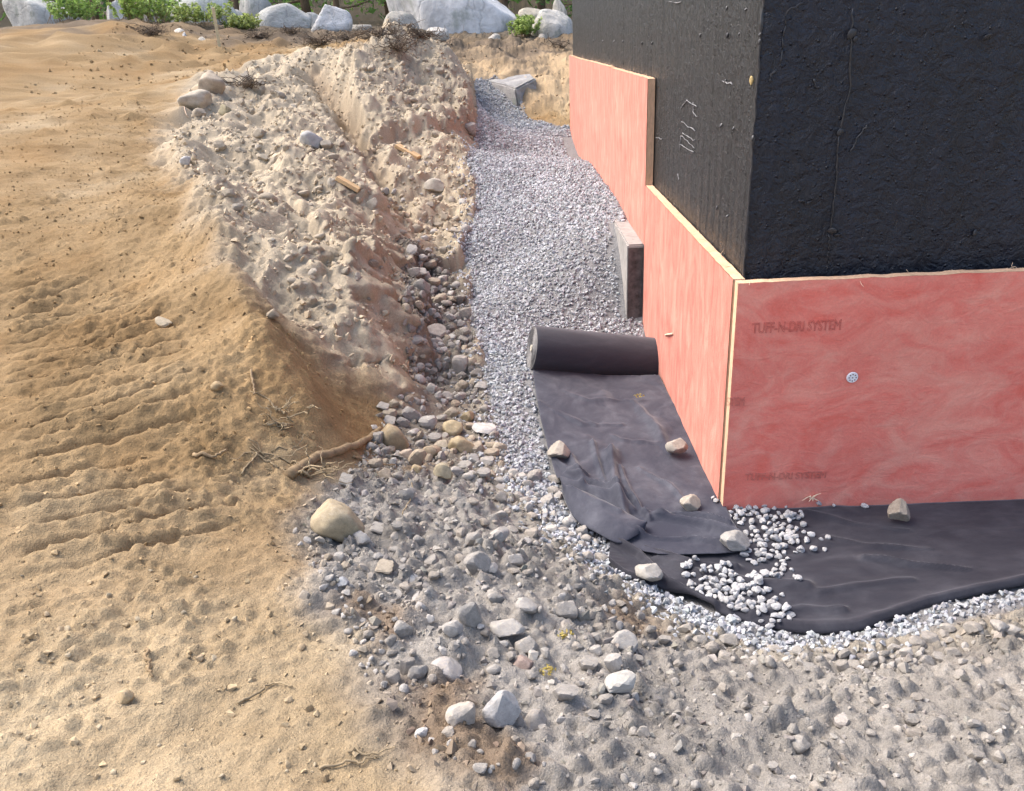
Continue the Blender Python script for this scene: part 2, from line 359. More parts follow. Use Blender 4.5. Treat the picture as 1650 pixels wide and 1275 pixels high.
GY = lines([(-40, -5, 6, .2), (-5, -2.5, .2, .014), (-2.5, .8, .0125, .0135), (.8, 5, .0135, .026), (5, 16, .026, .07), (16, 26, .07, .4), (26, 110, .4, 8)])
XX, YY = np.meshgrid(GX, GY)
cxs = lines([(-80, -14, 8, .8), (-14, 6, .12, .12), (6, 80, .8, 8)]); cys = lines([(-40, -5, 6, .5), (-5, 18, .1, .1), (18, 110, .5, 8)])
CXX, CYY = np.meshgrid(cxs, cys); BASE = tps(CXX, CYY)
def bil(gx, gy, Z, x, y):
    x = np.clip(np.asarray(x, float), gx[0], gx[-1]-1e-6); y = np.clip(np.asarray(y, float), gy[0], gy[-1]-1e-6)
    i = np.clip(np.searchsorted(gx, x, 'right')-1, 0, len(gx)-2); j = np.clip(np.searchsorted(gy, y, 'right')-1, 0, len(gy)-2)
    u = (x-gx[i])/(gx[i+1]-gx[i]); v = (y-gy[j])/(gy[j+1]-gy[j])
    return Z[j, i]*(1-u)*(1-v)+Z[j, i+1]*u*(1-v)+Z[j+1, i]*(1-u)*v+Z[j+1, i+1]*u*v
def base(x, y): return bil(cxs, cys, BASE, x, y)
HZ = [None]
def gz(x, y): return bil(GX, GY, HZ[0], x, y)
def march(px, py, fn):
    v = ray(px, py); v = v/np.linalg.norm(v)
    t = 1.; prev = t
    while t < 70:
        p = CAM+v*t
        if p[2] < fn(p[0], p[1]):
            a, b = prev, t
            for _ in range(22):
                m_ = (a+b)/2; p = CAM+v*m_
                if p[2] < fn(p[0], p[1]): b = m_
                else: a = m_
            return CAM+v*b
        prev = t; t += .03+t*.004
    return CAM+v*25
def hb(px, py): return march(px, py, base)
def hit(px, py): return march(px, py, gz)
def poly(pts): return np.array([hb(*p)[:2] for p in pts])
def sdist(P, x, y):                                            # signed distance to a polygon on the ground, positive inside
    x = np.asarray(x, float); y = np.asarray(y, float); d = np.full(x.shape, 1e9); ins = np.zeros(x.shape, bool)
    for a, b in zip(P, np.roll(P, -1, 0)):
        e = b-a; t = np.clip(((x-a[0])*e[0]+(y-a[1])*e[1])/(e@e+1e-12), 0, 1)
        d = np.minimum(d, np.hypot(x-a[0]-t*e[0], y-a[1]-t*e[1]))
        c = ((a[1] > y) != (b[1] > y)) & (x < (b[0]-a[0])*(y-a[1])/((b[1]-a[1]) if abs(b[1]-a[1]) > 1e-12 else 1e-12)+a[0])
        ins ^= c
    return np.where(ins, d, -d)
P_GRAVEL = np.concatenate([poly([(762, 128), (770, 180), (765, 230), (752, 262), (768, 300), (765, 350), (742, 400), (762, 450), (755, 500), (775, 560), (785, 620), (800, 690), (815, 750), (850, 800), (895, 845), (940, 890), (985, 922), (1060, 965), (1130, 1010), (1230, 1040), (1350, 1045), (1463, 1020), (1600, 985)]),
                           [[3.5, -.9], [3.5, .3], [.1, .3], [.1, 11.2]], poly([(905, 205), (850, 190), (835, 150), (800, 128)])])
P_GREY = np.concatenate([poly([(500, 815), (560, 775), (640, 765), (720, 752), (800, 765), (880, 815), (945, 875), (1020, 930), (1100, 985), (1200, 1025), (1350, 1035), (1463, 1010), (1640, 975)]),
                         [[4, -1.2], [4, -4.8], [-.9, -4.8]], poly([(760, 1275), (690, 1230), (640, 1170), (600, 1080), (560, 1010), (520, 950), (480, 880)])])
P_PALE = poly([(500, 88), (400, 110), (320, 130), (262, 225), (335, 330), (385, 430), (450, 500), (560, 585), (662, 655), (692, 540), (672, 445), (740, 425), (770, 300), (768, 130), (690, 84), (600, 76)])
P_RUB = poly([(650, 395), (690, 400), (750, 470), (765, 560), (785, 640), (830, 760), (880, 830), (780, 790), (690, 755), (560, 775), (600, 690), (660, 640), (655, 560), (645, 470)])
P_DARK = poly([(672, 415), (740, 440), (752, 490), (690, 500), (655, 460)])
wx = fbm(XX, YY, 2.3, 4, 11)*.16; wy = fbm(XX, YY, 2.3, 4, 21)*.16
near = YY < 18
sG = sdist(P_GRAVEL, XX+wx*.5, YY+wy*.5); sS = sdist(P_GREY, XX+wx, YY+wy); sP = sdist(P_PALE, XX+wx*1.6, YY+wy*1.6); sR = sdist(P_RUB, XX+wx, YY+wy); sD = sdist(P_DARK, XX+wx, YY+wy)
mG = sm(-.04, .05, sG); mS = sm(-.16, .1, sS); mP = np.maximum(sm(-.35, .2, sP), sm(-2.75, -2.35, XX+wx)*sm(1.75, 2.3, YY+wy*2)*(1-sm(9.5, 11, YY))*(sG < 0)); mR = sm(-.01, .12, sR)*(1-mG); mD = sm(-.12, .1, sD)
B0 = base(XX, YY)
gy_, gx_ = np.gradient(B0, GY, GX); slope = np.hypot(gx_, gy_)
n1 = fbm(XX, YY, 1.1, 3, 1); n2 = fbm(XX, YY, 5., 5, 5, .55); n3 = fbm(XX, YY, 22., 4, 31, .6); nb = np.abs(fbm(XX, YY, 7., 4, 41, .55))
natural = (1-mG)
far = sm(8, 18, YY); fine = 1-sm(10.5, 12.5, YY)
H = B0 + natural*(n1*.035*(1-mS*.5)+n2*.026*(.3+.7*fine)+n3*.016*fine)
def dline(pts, w=.5):
    e = np.array([hb(*p)[:2] for p in pts]); d = np.full(XX.shape, 9.)
    for a, b in zip(e[:-1], e[1:]):
        v = b-a; t = np.clip(((XX-a[0])*v[0]+(YY-a[1])*v[1])/(v@v), 0, 1); d = np.minimum(d, np.hypot(XX+wx*w-a[0]-t*v[0], YY+wy*w-a[1]-t*v[1]))
    return d
lump = fbm(XX, YY, 1.5, 4, 51, .55); ridge = 1-np.abs(fbm(XX, YY, 1.9, 4, 57, .5))*2.2
H += natural*mP*(lump*.24+(ridge-.6)*.11+(nb*.022+n3*.010)*fine)                           # crumbling bank
H += natural*mP*sm(.35, .9, slope)*fbm(XX*1.8, YY*.7, 3.2, 4, 71)*.07                # runnels down the cut face
H -= .24*np.exp(-(dline(((505, 105), (535, 150), (570, 210), (606, 268), (640, 315)))/.20)**2)*natural    # gully between the two spurs
H -= .10*np.exp(-(dline(((400, 150), (430, 205), (480, 225)), .8)/.22)**2)*natural
H += .10*np.exp(-(dline(((575, 120), (620, 150), (665, 185)), .8)/.5)**2)*natural
H += .08*np.exp(-(dline(((470, 260), (540, 330), (590, 420), (610, 500)), .8)/.22)**2)*natural
H -= .09*np.exp(-(dline(((395, 400), (450, 480), (520, 540), (600, 590)), .8)/.10)**2)*natural
H += mS*(np.abs(n3)*.016+n2*.010+fbm(XX, YY, 2.2, 3, 81)*.05)
cl1 = clods(XX+wx*.2, YY+wy*.2, 9., 1); cl2 = clods(XX+wx*.15, YY+wy*.15, 19., 2); cl3 = clods(XX, YY, 34., 3)
rough = sm(-.25, .25, fbm(XX, YY, 1.3, 3, 95))
H += natural*(mS*(.085*cl1*rough+.062*cl2+.028*cl3)+mP*(.030*cl1*rough+.018*cl2+.010*cl3)+(1-mS)*(1-mP)*(.040*cl2*rough*rough+.026*cl3*rough+.05*cl1*rough*sm(.1, .35, fbm(XX, YY, 2.2, 2, 97))))
scarp = sm(-.05, .05, sP)*np.exp(-np.maximum(sP, 0)/.4)*sm(1.3, 1.9, YY)*(1-sm(4.2, 5.2, YY))*sm(-2.9, -2.3, XX)*natural
H += scarp*(.17+.12*fbm(XX, YY, 3., 3, 77))
mE = sm(11.5, 12.5, YY)*(1-sm(17, 18.5, YY)); H += natural*mE*(.10*clods(XX+wx*.3, YY+wy*.3, 2.6, 5)+fbm(XX, YY, 1.6, 2, 99)*.16)
H += natural*(1-mS)*(1-mP)*sm(3, 8, YY)*(.09*clods(XX+wx*.3, YY+wy*.3, 4.5, 6)*rough+.05*cl1+fbm(XX, YY, 2.4, 4, 37)*.035)
sU = sdist(poly([(590, 236), (640, 227), (690, 219), (757, 208), (768, 150), (700, 92), (600, 92), (552, 150)]), XX+wx*1.1, YY+wy*1.1)
H += natural*sm(-.04, .10, sU)*np.exp(-np.maximum(sU, 0)/1.1)*(.30+.25*fbm(XX, YY, 1.6, 3, 181))        # far spur ends in a small cut face
sN = sdist(poly([(468, 235), (556, 252), (604, 284), (642, 440), (600, 500), (540, 420), (450, 310)]), XX+wx, YY+wy)
H += natural*sm(-.03, .10, sN)*np.exp(-np.maximum(sN, 0)/.6)*(.12+.14*fbm(XX, YY, 2., 3, 191))
H += far*natural*(fbm(XX, YY, 2., 2, 33)*.08)
H += mG*(fbm(XX, YY, 3., 3, 91)*.03+n3*.006) - mG*.012
# excavator tread: cleat grooves across the road beside the bank
ga, gb = at(187, 850, .66), at(430, 772, .66); gd = (gb-ga)[:2]; gd /= np.linalg.norm(gd); gn = np.array([-gd[1], gd[0]])
tc = (XX-ga[0])*gn[0]+(YY-ga[1])*gn[1]; ta = (XX-ga[0])*gd[0]+(YY-ga[1])*gd[1]
P_TRK = poly([(0, 440), (187, 440), (280, 470), (310, 560), (390, 690), (440, 800), (410, 850), (187, 930), (0, 960)])
mT = sm(-.02, .16, sdist(P_TRK, XX+wx*.7, YY+wy*.7))*sm(-.22, .22, fbm(XX, YY, 1.7, 2, 101)+.12)
per = .175; ph = tc+fbm(XX, YY, 1.1, 3, 111)*.16
sw = (ph/per) % 1.
H += mT*(-.050*sm(.0, .10, sw)*(1-sm(.2, .42, sw))+.022*sm(.45, .8, sw)*(1-sm(.85, 1., sw))+.010*clods(XX, YY, 30, 9)+.02*fbm(XX, YY, 9., 3, 119))
# ruts and a shoulder ridge running along the bank edge
e1 = np.array([hb(*p)[:2] for p in ((300, 250), (345, 350), (395, 470), (450, 580), (500, 680))])
dr = np.full(XX.shape, 9.)
for a, b in zip(e1[:-1], e1[1:]):
    e = b-a; t = np.clip(((XX-a[0])*e[0]+(YY-a[1])*e[1])/(e@e), 0, 1); dr = np.minimum(dr, np.hypot(XX+wx*.5-a[0]-t*e[0], YY+wy*.5-a[1]-t*e[1]))
H += .12*np.exp(-(dr/.17)**2)*(1-mS)*(1+.5*fbm(XX, YY, 2., 3, 161))
HZ[0] = H
# --- soil colours (what the soil is, not how it is lit)
c_tan = np.array([.262, .182, .096]); c_or = np.array([.245, .155, .072]); c_pale = np.array([.425, .362, .272]); c_grey = np.array([.25, .235, .215]); c_brown = np.array([.17, .12, .078]); c_dark = np.array([.13, .115, .10])
c_lt = np.array([.37, .30, .20])
def lerp(a, b, t): return a*(1-t[..., None])+b*t[..., None]
q1 = fbm(XX, YY, .8, 4, 121); q2 = fbm(XX, YY, 3., 4, 131)
Cg = np.broadcast_to(c_tan, XX.shape+(3,)).copy()
Cg = lerp(Cg, c_or, np.clip(sm(-.05, .4, q1+.3*q2)*.75, 0, 1)); Cg = lerp(Cg, c_lt, sm(.05, .45, -q1)*.5)
Cg = lerp(Cg, c_lt, (1-sm(-1.8, -.2, YY))*sm(-4, -2, XX)*.55)
q3 = fbm(XX, YY, 1.7, 5, 151, .6); Cg = Cg*(1+.42*q3[..., None]*np.array([.9, 1., 1.15]))
Cg = lerp(Cg, c_pale*(1+.22*q2[..., None]+.25*q3[..., None]), mP*.92)
Cg = lerp(Cg, c_grey*(1+.4*q2[..., None]+.3*q3[..., None]), mS)
P_BR = [poly([(560, 960), (620, 950), (650, 1020), (580, 1030)]), poly([(640, 1100), (760, 1080), (770, 1150), (900, 1240), (800, 1290), (690, 1240)]), poly([(960, 970), (1090, 960), (1100, 1010), (1010, 1020)])]
for Pq in P_BR: Cg = lerp(Cg, c_brown, sm(-.07, .06, sdist(Pq, XX+wx, YY+wy))*.8)
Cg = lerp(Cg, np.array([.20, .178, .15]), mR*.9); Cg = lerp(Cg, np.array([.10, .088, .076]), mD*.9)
Cg = lerp(Cg, np.array([.27, .245, .205])*(1+.3*q2[..., None]), sm(-.30, -.05, sG)*(1-mP*.8)*(YY < 6)*.85)
Cg = lerp(Cg, c_brown*1.35, np.exp(-(dline(((505, 105), (535, 150), (570, 210), (606, 268), (640, 330)))/.16)**2)*.55*natural)
Cg = lerp(Cg, np.array([.40, .30, .19])*(1+.35*q2[..., None]), sm(12., 13., YY)*(1-sm(15.5, 17, YY))*sm(-2.6, -1.6, XX)*natural*.85)
Cg = lerp(Cg, np.array([.20, .20, .205]), mG)
topsoil = sm(14.2, 15.4, YY+n1*2)*(1-mG)
Cg = lerp(Cg, np.array([.145, .112, .08])*(1+.6*q2[..., None]), topsoil*np.maximum(.6, sm(-.4, .2, fbm(XX, YY, .9, 3, 141)+.1)))
Cg = lerp(Cg, np.array([.10, .085, .065]), sm(16.2, 18, YY+n1)*.8)
push = mP*natural*sm(.25, .8, slope)*fine
PX = push*(fbm(XX, YY+H*1.3, 4., 3, 171)*.10+clods(XX, YY+H, 7., 8)*.035)
ground = link('ground', mesh_np('ground', np.stack([XX+PX, YY-PX*.4, H], -1).reshape(-1, 3), grid_faces(len(GY), len(GX)), True, np.clip(Cg.reshape(-1, 3), .02, 1)), M['ground'])
tag(ground, 'sandy excavated ground sloping down to a gravel trench', 'ground', kind='structure')
def gcol(p):
    j = np.clip(np.searchsorted(GY, p[:, 1]), 0, len(GY)-1); i = np.clip(np.searchsorted(GX, p[:, 0]), 0, len(GX)-1)
    return Cg[j, i]

# ------------------------------------------------------------------ foundation wall (black tar coat over board-formed concrete)
T = .06                                                        # board thickness: the wall stands this far behind the boards
WALL_TOP, WALL_END = 3.35, 10.98
wall = empty('foundation_wall', (T, T, 0)); tag(wall, 'tall black tar-coated concrete foundation wall with a square corner', 'wall')
def wall_sheet(u0, u1, nu, face, amp):
    us = np.linspace(0, 1, nu)**1.35*(u1-u0)+u0; zs = np.linspace(-.35, WALL_TOP, 110)
    U, Zw = np.meshgrid(us, zs)
    if face == 'left':
        d = fbm(U*9, Zw*.5, 2.2, 4, 201)*amp+fbm(U, Zw, 3., 3, 211)*amp*.6
        groove = np.abs(((U+fbm(U, Zw, .7, 2, 5)*.01)/.145) % 1-.5); d -= .004*(groove < .05)
        return np.stack([-d*sm(0, .02, U), U, Zw], -1), us, zs
    d = fbm(U*2.5, Zw*.6, 2.2, 4, 221)*amp+fbm(U, Zw, 7., 3, 231)*amp*.5
    return np.stack([U, -d*sm(0, .02, U), Zw], -1), us, zs
G1, us, zs = wall_sheet(0, WALL_END-T, 300, 'left', .006)
f1_ = grid_faces(len(zs), len(us))[:, ::-1]
lf = link('board_marked_face', mesh_np('wall_left', G1.reshape(-1, 3), f1_, True), M['tar_board'], wall)
G2, us, zs = wall_sheet(0, 6., 200, 'front', .007)
ff = link('smooth_face', mesh_np('wall_front', G2.reshape(-1, 3), grid_faces(len(zs), len(us)), True), M['tar_smooth'], wall)
bm = bmesh.new()
Lw, Ww, th = WALL_END-T, 6., .25
box_bm(bm, .012, th, .012, Lw, -.4, WALL_TOP-.002); box_bm(bm, th+.001, Ww, .012, th, -.4, WALL_TOP-.003)
link('concrete_body', bm_mesh(bm, 'wall_body'), M['tar_smooth'], wall)

# rock library ------------------------------------------------------
def ico(sub):
    bm = bmesh.new(); bmesh.ops.create_icosphere(bm, subdivisions=sub, radius=1.)
    V = np.array([v.co[:] for v in bm.verts]); Fc = np.array([[v.index for v in f.verts] for f in bm.faces]); bm.free(); return V, Fc
ICO = {k: ico(k) for k in (2, 3, 4, 5)}
def rock_shape(seed, sub=3, planes=15, k=26., rough=.035, lo=.62, flat=1.):
    r_ = np.random.default_rng(seed); V, Fc = ICO[sub]
    nrm = r_.normal(size=(planes, 3)); nrm /= np.linalg.norm(nrm, axis=1)[:, None]; dd = r_.uniform(lo, 1., planes)
    c = V@nrm.T; q = np.where(c > .12, dd/np.maximum(c, .12), 9.)
    q = np.minimum(q, 1.25); q = np.concatenate([q, np.full((len(V), 1), 1.15)], 1)
    rad = -np.log(np.exp(-k*q).sum(1))/k
    nz = perlin(V[:, 0]*2+seed, V[:, 1]*2, V[:, 2]*2)*.6+perlin(V[:, 0]*5+seed, V[:, 1]*5, V[:, 2]*5)*.5+perlin(V[:, 0]*11, V[:, 1]*11+seed, V[:, 2]*11)*.35
    P = V*(rad*(1+rough*2*nz))[:, None]
    P -= (P.max(0)+P.min(0))/2; P /= np.abs(P).max(0)
    P[:, 2] *= flat
    return P, Fc
def rock_mesh(seed, smooth=True, sharp=0, **kw):
    P, Fc = rock_shape(seed, **kw); me = mesh_np('rock', P, Fc, smooth); me.materials.append(M['rock'])
    if sharp: me.set_sharp_from_angle(angle=R(sharp))
    return me
ANG = [rock_mesh(100+i, sharp=24, sub=3, planes=8+i % 4, k=95., rough=.035, lo=.45) for i in range(16)]
RND = [rock_mesh(200+i, sharp=34, sub=3, planes=10, k=45., rough=.05, lo=.58) for i in range(12)]
ANGH = [rock_mesh(300+i, sharp=20, sub=4, planes=8+i % 4, k=110., rough=.035, lo=.45) for i in range(8)]
RNDH = [rock_mesh(400+i, sub=4, planes=12, k=24., rough=.055, lo=.6) for i in range(6)]
LOW = [rock_mesh(500+i, smooth=False, sub=2, planes=7+i % 4, k=90., rough=.015, lo=.45) for i in range(12)]
def hull_t(seed, npts=11):
    r_ = np.random.default_rng(seed); bm = bmesh.new()
    p = r_.normal(size=(npts, 3)); p /= np.linalg.norm(p, axis=1)[:, None]; p *= r_.uniform(.75, 1., npts)[:, None]
    for q in p: bm.verts.new(q)
    o = bmesh.ops.convex_hull(bm, input=bm.verts); bmesh.ops.delete(bm, geom=[g for g in o['geom_interior'] if isinstance(g, bmesh.types.BMVert)], context='VERTS')
    bm.verts.index_update(); bm.verts.ensure_lookup_table()
    V = np.array([v.co[:] for v in bm.verts]); Fc = np.array([[v.index for v in f.verts] for f in bm.faces]); bm.free(); return V, Fc
HULLS = [hull_t(i, 10+i % 4) for i in range(20)]; CRUMBS = [hull_t(60+i, 8+i % 3) for i in range(16)]
def rand_rot(n_):
    q = rng.normal(size=(n_, 4)); q /= np.linalg.norm(q, axis=1)[:, None]; w, x, y, z = q.T
    return np.stack([np.stack([1-2*(y*y+z*z), 2*(x*y-z*w), 2*(x*z+y*w)], -1), np.stack([2*(x*y+z*w), 1-2*(x*x+z*z), 2*(y*z-x*w)], -1), np.stack([2*(x*z-y*w), 2*(y*z+x*w), 1-2*(x*x+y*y)], -1)], 1)
def scatter(name, P, Sz, C, templates, mat, smooth=False, aspect=.35):
    n_ = len(P); Rm = rand_rot(n_); sc = Sz[:, None]*(1+rng.uniform(-aspect, aspect, (n_, 3))); tid = rng.integers(0, len(templates), n_)
    Vs, Fs, Cs, k = [], [], [], 0
    for t, (tv, tf) in enumerate(templates):
        m = np.where(tid == t)[0]
        if not len(m): continue
        v = np.einsum('nij,nvj->nvi', Rm[m], tv[None]*sc[m][:, None, :])+P[m][:, None, :]
        Vs.append(v.reshape(-1, 3)); Fs.append((tf[None]+(np.arange(len(m))*len(tv))[:, None, None]+k).reshape(-1, 3)); k += len(m)*len(tv)
        Cs.append(np.repeat(C[m], len(tv), 0))
    return link(name, mesh_np(name, np.concatenate(Vs), np.concatenate(Fs), smooth, np.clip(np.concatenate(Cs), .02, .95)), mat)

# form-tie stubs and lumps on the coating: small blobs, each a part of the wall
def on_left(px, py): v = ray(px, py); t = (T-CAM[0])/v[0]; p = CAM+v*t; return p[1]-T, p[2]
def on_front(px, py): v = ray(px, py); t = (T-CAM[1])/v[1]; p = CAM+v*t; return p[0]-T, p[2]
blob = rock_mesh(900, sub=2, planes=14, k=10., rough=.08, lo=.75); blob.materials.clear(); M['lit_tar_lump'] = mat_simple('lit_tar_lump', (.035, .036, .042), .4, 60, .3, .4, .003, spec=.5); blob.materials.append(M['lit_tar_lump'])  # paler than the coat: caught light and dust put into the colour
for (px, py, s) in ((1129, 57, .018), (1173, 57, .022), (1192, 55, .014), (1163, 202, .020), (1183, 207, .016), (1156, 335, .018), (1173, 348, .016), (1172, 13, .015), (1203, 15, .014), (1170, 130, .014), (1035, 70, .02), (1051, 70, .02), (957, 66, .02), (972, 66, .02), (990, 67, .02), (1004, 67, .02), (1240, 67, .02), (1222, 222, .02), (1232, 55, .016)):
    u_, z_ = on_left(px, py) if px < 1215 else (0., on_front(px, py)[1])
    o = link('form_tie_lump', blob, None, wall); o.location = (-.004, u_, z_); o.scale = (s*.3, s*.55, s*.7); o.rotation_euler = (random.random(), random.random(), 0)
for (px, py, s) in ((1372, 55, .024), (1378, 63, .014), (1353, 213, .018), (1340, 372, .022), (1348, 379, .015), (1590, 60, .02), (1570, 375, .018)):
    u_, z_ = on_front(px, py); o = link('form_tie_lump', blob, None, wall); o.location = (u_, -.004, z_); o.scale = (s*.9, s*.4, s*1.); o.rotation_euler = (random.random(), random.random(), random.random())
def strand(pts, r_, mat, name, parent=None, n=5):
    v, f = tube(pts, r_, n); return link(name, mesh_np(name, v, f, True), mat, parent)
# drips and trowel ridges on the smooth face
def curve_on_front(pix, r_):
    p = [on_front(*q) for q in pix]; p = np.array([(a, -.003, b) for a, b in p]); t = np.linspace(0, 1, len(p)); tt = np.linspace(0, 1, 14)
    p = np.stack([np.interp(tt, t, p[:, k]) for k in range(3)], -1); p[:, 0] += rng.normal(0, .003, 14); p[:, 2] += rng.normal(0, .004, 14)
    p[:, 1] += r_*.45; strand(p, r_*(1+rng.uniform(-.35, .35, 14)), M['lit_tar_lump'], 'tar_ridge', wall)
for c_, r_ in (([(1294, 5), (1268, 15), (1262, 60), (1258, 100)], .004), ([(1374, 15), (1372, 50), (1368, 150), (1352, 215)], .004), ([(1352, 215), (1346, 300), (1337, 375)], .0035), ([(1337, 375), (1333, 435)], .003),
               ([(1252, 112), (1243, 120), (1240, 134)], .005), ([(1398, 200), (1380, 225), (1370, 248)], .004), ([(1290, 322), (1300, 328), (1306, 326)], .006), ([(1310, 130), (1316, 142), (1320, 138)], .005)):
    curve_on_front(c_, r_)
zz = np.linspace(.9, WALL_TOP, 90)                              # rough arris of the corner
strand(np.stack([rng.normal(0, .002, 90), rng.normal(0, .002, 90), zz], -1), .005*(1+rng.uniform(-.6, .9, 90)), M['lit_tar_lump'], 'corner_arris', wall)
# scraped strokes on the board-marked face, their light reflections painted pale grey
M['scrape_glint'] = mat_simple('glinting_scrape', (.20, .20, .21), .3, 80, .6, .3, .002)
for pix in ([(1107, 162), (1124, 172)], [(1098, 175), (1107, 163)], [(1096, 232), (1119, 246)], [(1098, 219), (1120, 238)], [(1101, 214), (1121, 228)], [(1099, 197), (1121, 210)], [(1117, 180), (1125, 188)], [(1096, 245), (1098, 222)], [(1166, 131), (1182, 135)], [(1078, 3), (1098, 4)], [(1058, 222), (1068, 224)], [(1093, 280), (1095, 290)], [(1118, 165), (1119, 190)]):
    (a0, b0), (a1, b1) = on_left(*pix[0]), on_left(*pix[1]); k = np.linspace(0, 1, 7)[:, None]
    p = np.array([[-.004, a0, b0]])*(1-k)+np.array([[-.004, a1, b1]])*k; p[:, 1:] += rng.normal(0, .003, (7, 2))
    strand(p, .0032*(1+rng.uniform(-.5, .5, 7)), M['scrape_glint'], 'scrape_mark', wall)
u_, z_ = on_left(1213, 130)
o = link('tan_tuft', rock_mesh(901, sub=2, planes=10, k=20, rough=.2), None, wall); o.location = (-.006, max(.02, u_), z_); o.scale = (.009, .012, .02); o.color = (.55, .42, .2, 1)

# ------------------------------------------------------------------ stepped footing
ZB = .763
bm = bmesh.new(); box_bm(bm, -.126, T+.2, 2.69, 6.2, -.4, ZB-.006)
bmesh.ops.bevel(bm, geom=bm.edges[:], offset=.012, segments=2, affect='EDGES')
foot = empty('concrete_footing', (0, 2.69, 0)); tag(foot, 'pale concrete footing step below the upper insulation boards with a tarred end', 'footing')
fo = link('footing_block', bm_mesh(bm, 'footing'), M['concrete'], foot); fo.location = (0, -2.69, 0)
bm = bmesh.new(); box_bm(bm, -.122, -.004, 2.676, 2.688, -.35, ZB-.03)
M['tar_dusty'] = mat_simple('dusty_tar', (.10, .092, .088), .5, 22, .8, .5, .006)
fo = link('tarred_end', bm_mesh(bm, 'tarred_end'), M['tar_dusty'], foot); fo.location = (0, -2.69, 0)

# ------------------------------------------------------------------ insulation boards
def board(x0, x1, y0, y1, z0, z1, face, mat, label, seed):
    """a board with ragged upper edge; 'face' is the side the pink facing is on"""
    e = empty('insulation_board', (x0, y0, z0)); tag(e, label, 'insulation')
    L_ = (y1-y0) if face == 'left' else (x1-x0); nz_ = 40; nl = max(20, int(L_/.03))
    ll = np.linspace(0, L_, nl); hh = np.linspace(0, z1-z0, nz_); LL, HH = np.meshgrid(ll, hh)
    wob = fbm(LL, HH, 2.2, 3, seed)*.006
    topj = (perlin2(LL*9, LL*0+seed, 1)*.006+perlin2(LL*31, LL*0+seed, 2)*.004)*sm(.8, 1., HH/(z1-z0))
    if face == 'left': G = np.stack([-.004+wob*sm(0, .03, LL)*sm(0, .03, L_-LL), LL, HH+topj], -1)
    else: G = np.stack([LL, -.004+wob*sm(0, .03, LL)*sm(0, .03, L_-LL), HH+topj], -1)
    Fq = grid_faces(nz_, nl)
    if face == 'left': Fq = Fq[:, ::-1]
    link('facing', mesh_np('facing', G.reshape(-1, 3), Fq, True), mat, e)
    # core: side, top and ends in fibre colour
    t_ = T-.008; ring = []
    if face == 'left': back = G+np.array([t_, 0, 0]); back[..., 0] = t_
    else: back = G+np.array([0, t_, 0]); back[..., 1] = t_
    inner = G+np.array([.003, 0, 0]) if face == 'left' else G+np.array([0, .003, 0])
    V = np.concatenate([inner.reshape(-1, 3), back.reshape(-1, 3)]); nv = nz_*nl
    idx = lambda r_, c_: r_*nl+c_
    rim = [idx(0, c) for c in range(nl)]+[idx(r_, nl-1) for r_ in range(1, nz_)]+[idx(nz_-1, c) for c in range(nl-2, -1, -1)]+[idx(r_, 0) for r_ in range(nz_-2, 0, -1)]
    side = np.array([(a, b, b+nv, a+nv) for a, b in zip(rim, rim[1:]+rim[:1])])
    if face == 'left': side = side[:, ::-1]
    Fb = grid_faces(nz_, nl)+nv
    if face != 'left': Fb = Fb[:, ::-1]
    link('fibre_core', mesh_np('core', V, np.concatenate([side[:, ::-1], Fb]), False), M['core'], e)
    # loose fibres along the cut top
    P_ = []
    for k in range(int(L_*16)):
        a = rng.uniform(0, L_); n_ = 5; d0 = rng.normal(0, .010, 3); st = np.array([rng.uniform(-.004, t_), a, z1-z0+.001]) if face == 'left' else np.array([a, rng.uniform(-.004, t_), z1-z0+.001])
        pts = [st]
        for q in range(n_-1): d0 = d0*.7+rng.normal(0, .005, 3); pts.append(pts[-1]+d0*.7+np.array([0, 0, .0012]))
        P_.append(tube(pts, .0009, 3))
    v, f = merge(P_); tag(link('frayed_fibres', mesh_np('fibres', v, f), M['fibre'], e), kind='stuff')
    return e
b_low = board(0, T, .004+T*0, 2.625, -.14, 1.22, 'left', M['pink_streak'], 'lower pink insulation board beside the fabric roll, on the receding wall', 301)
b_front = board(.003, 2.44, -.064, -.004, -.14, 1.22, 'front', M['pink_swirl'], 'coral pink insulation board with faint lettering and a round white fastener', 305)
ys = [2.635, 5.07, 7.5, 9.93, 10.95]
labs = ['upper pink insulation board standing on the footing step, its thick end showing', 'second upper insulation board along the wall from the footing step', 'third upper insulation board along the wall from the footing step', 'narrow last insulation board at the far end of the black wall']
for k in range(4):
    board(0, T, ys[k], ys[k+1]-.006, ZB if k == 0 else ZB-.2, ZB+1.22+(-.004, .003, -.002, .004)[k], 'left', M['pink_streak'], labs[k], 320+k)
b_far = board(2.446, 4.88, -.064, -.004, -.14, 1.22, 'front', M['pink_swirl'], 'pink insulation board continuing beyond the lettered board', 340)
b_far['label'] = 'plain pink insulation board butted to the end of the lettered board'
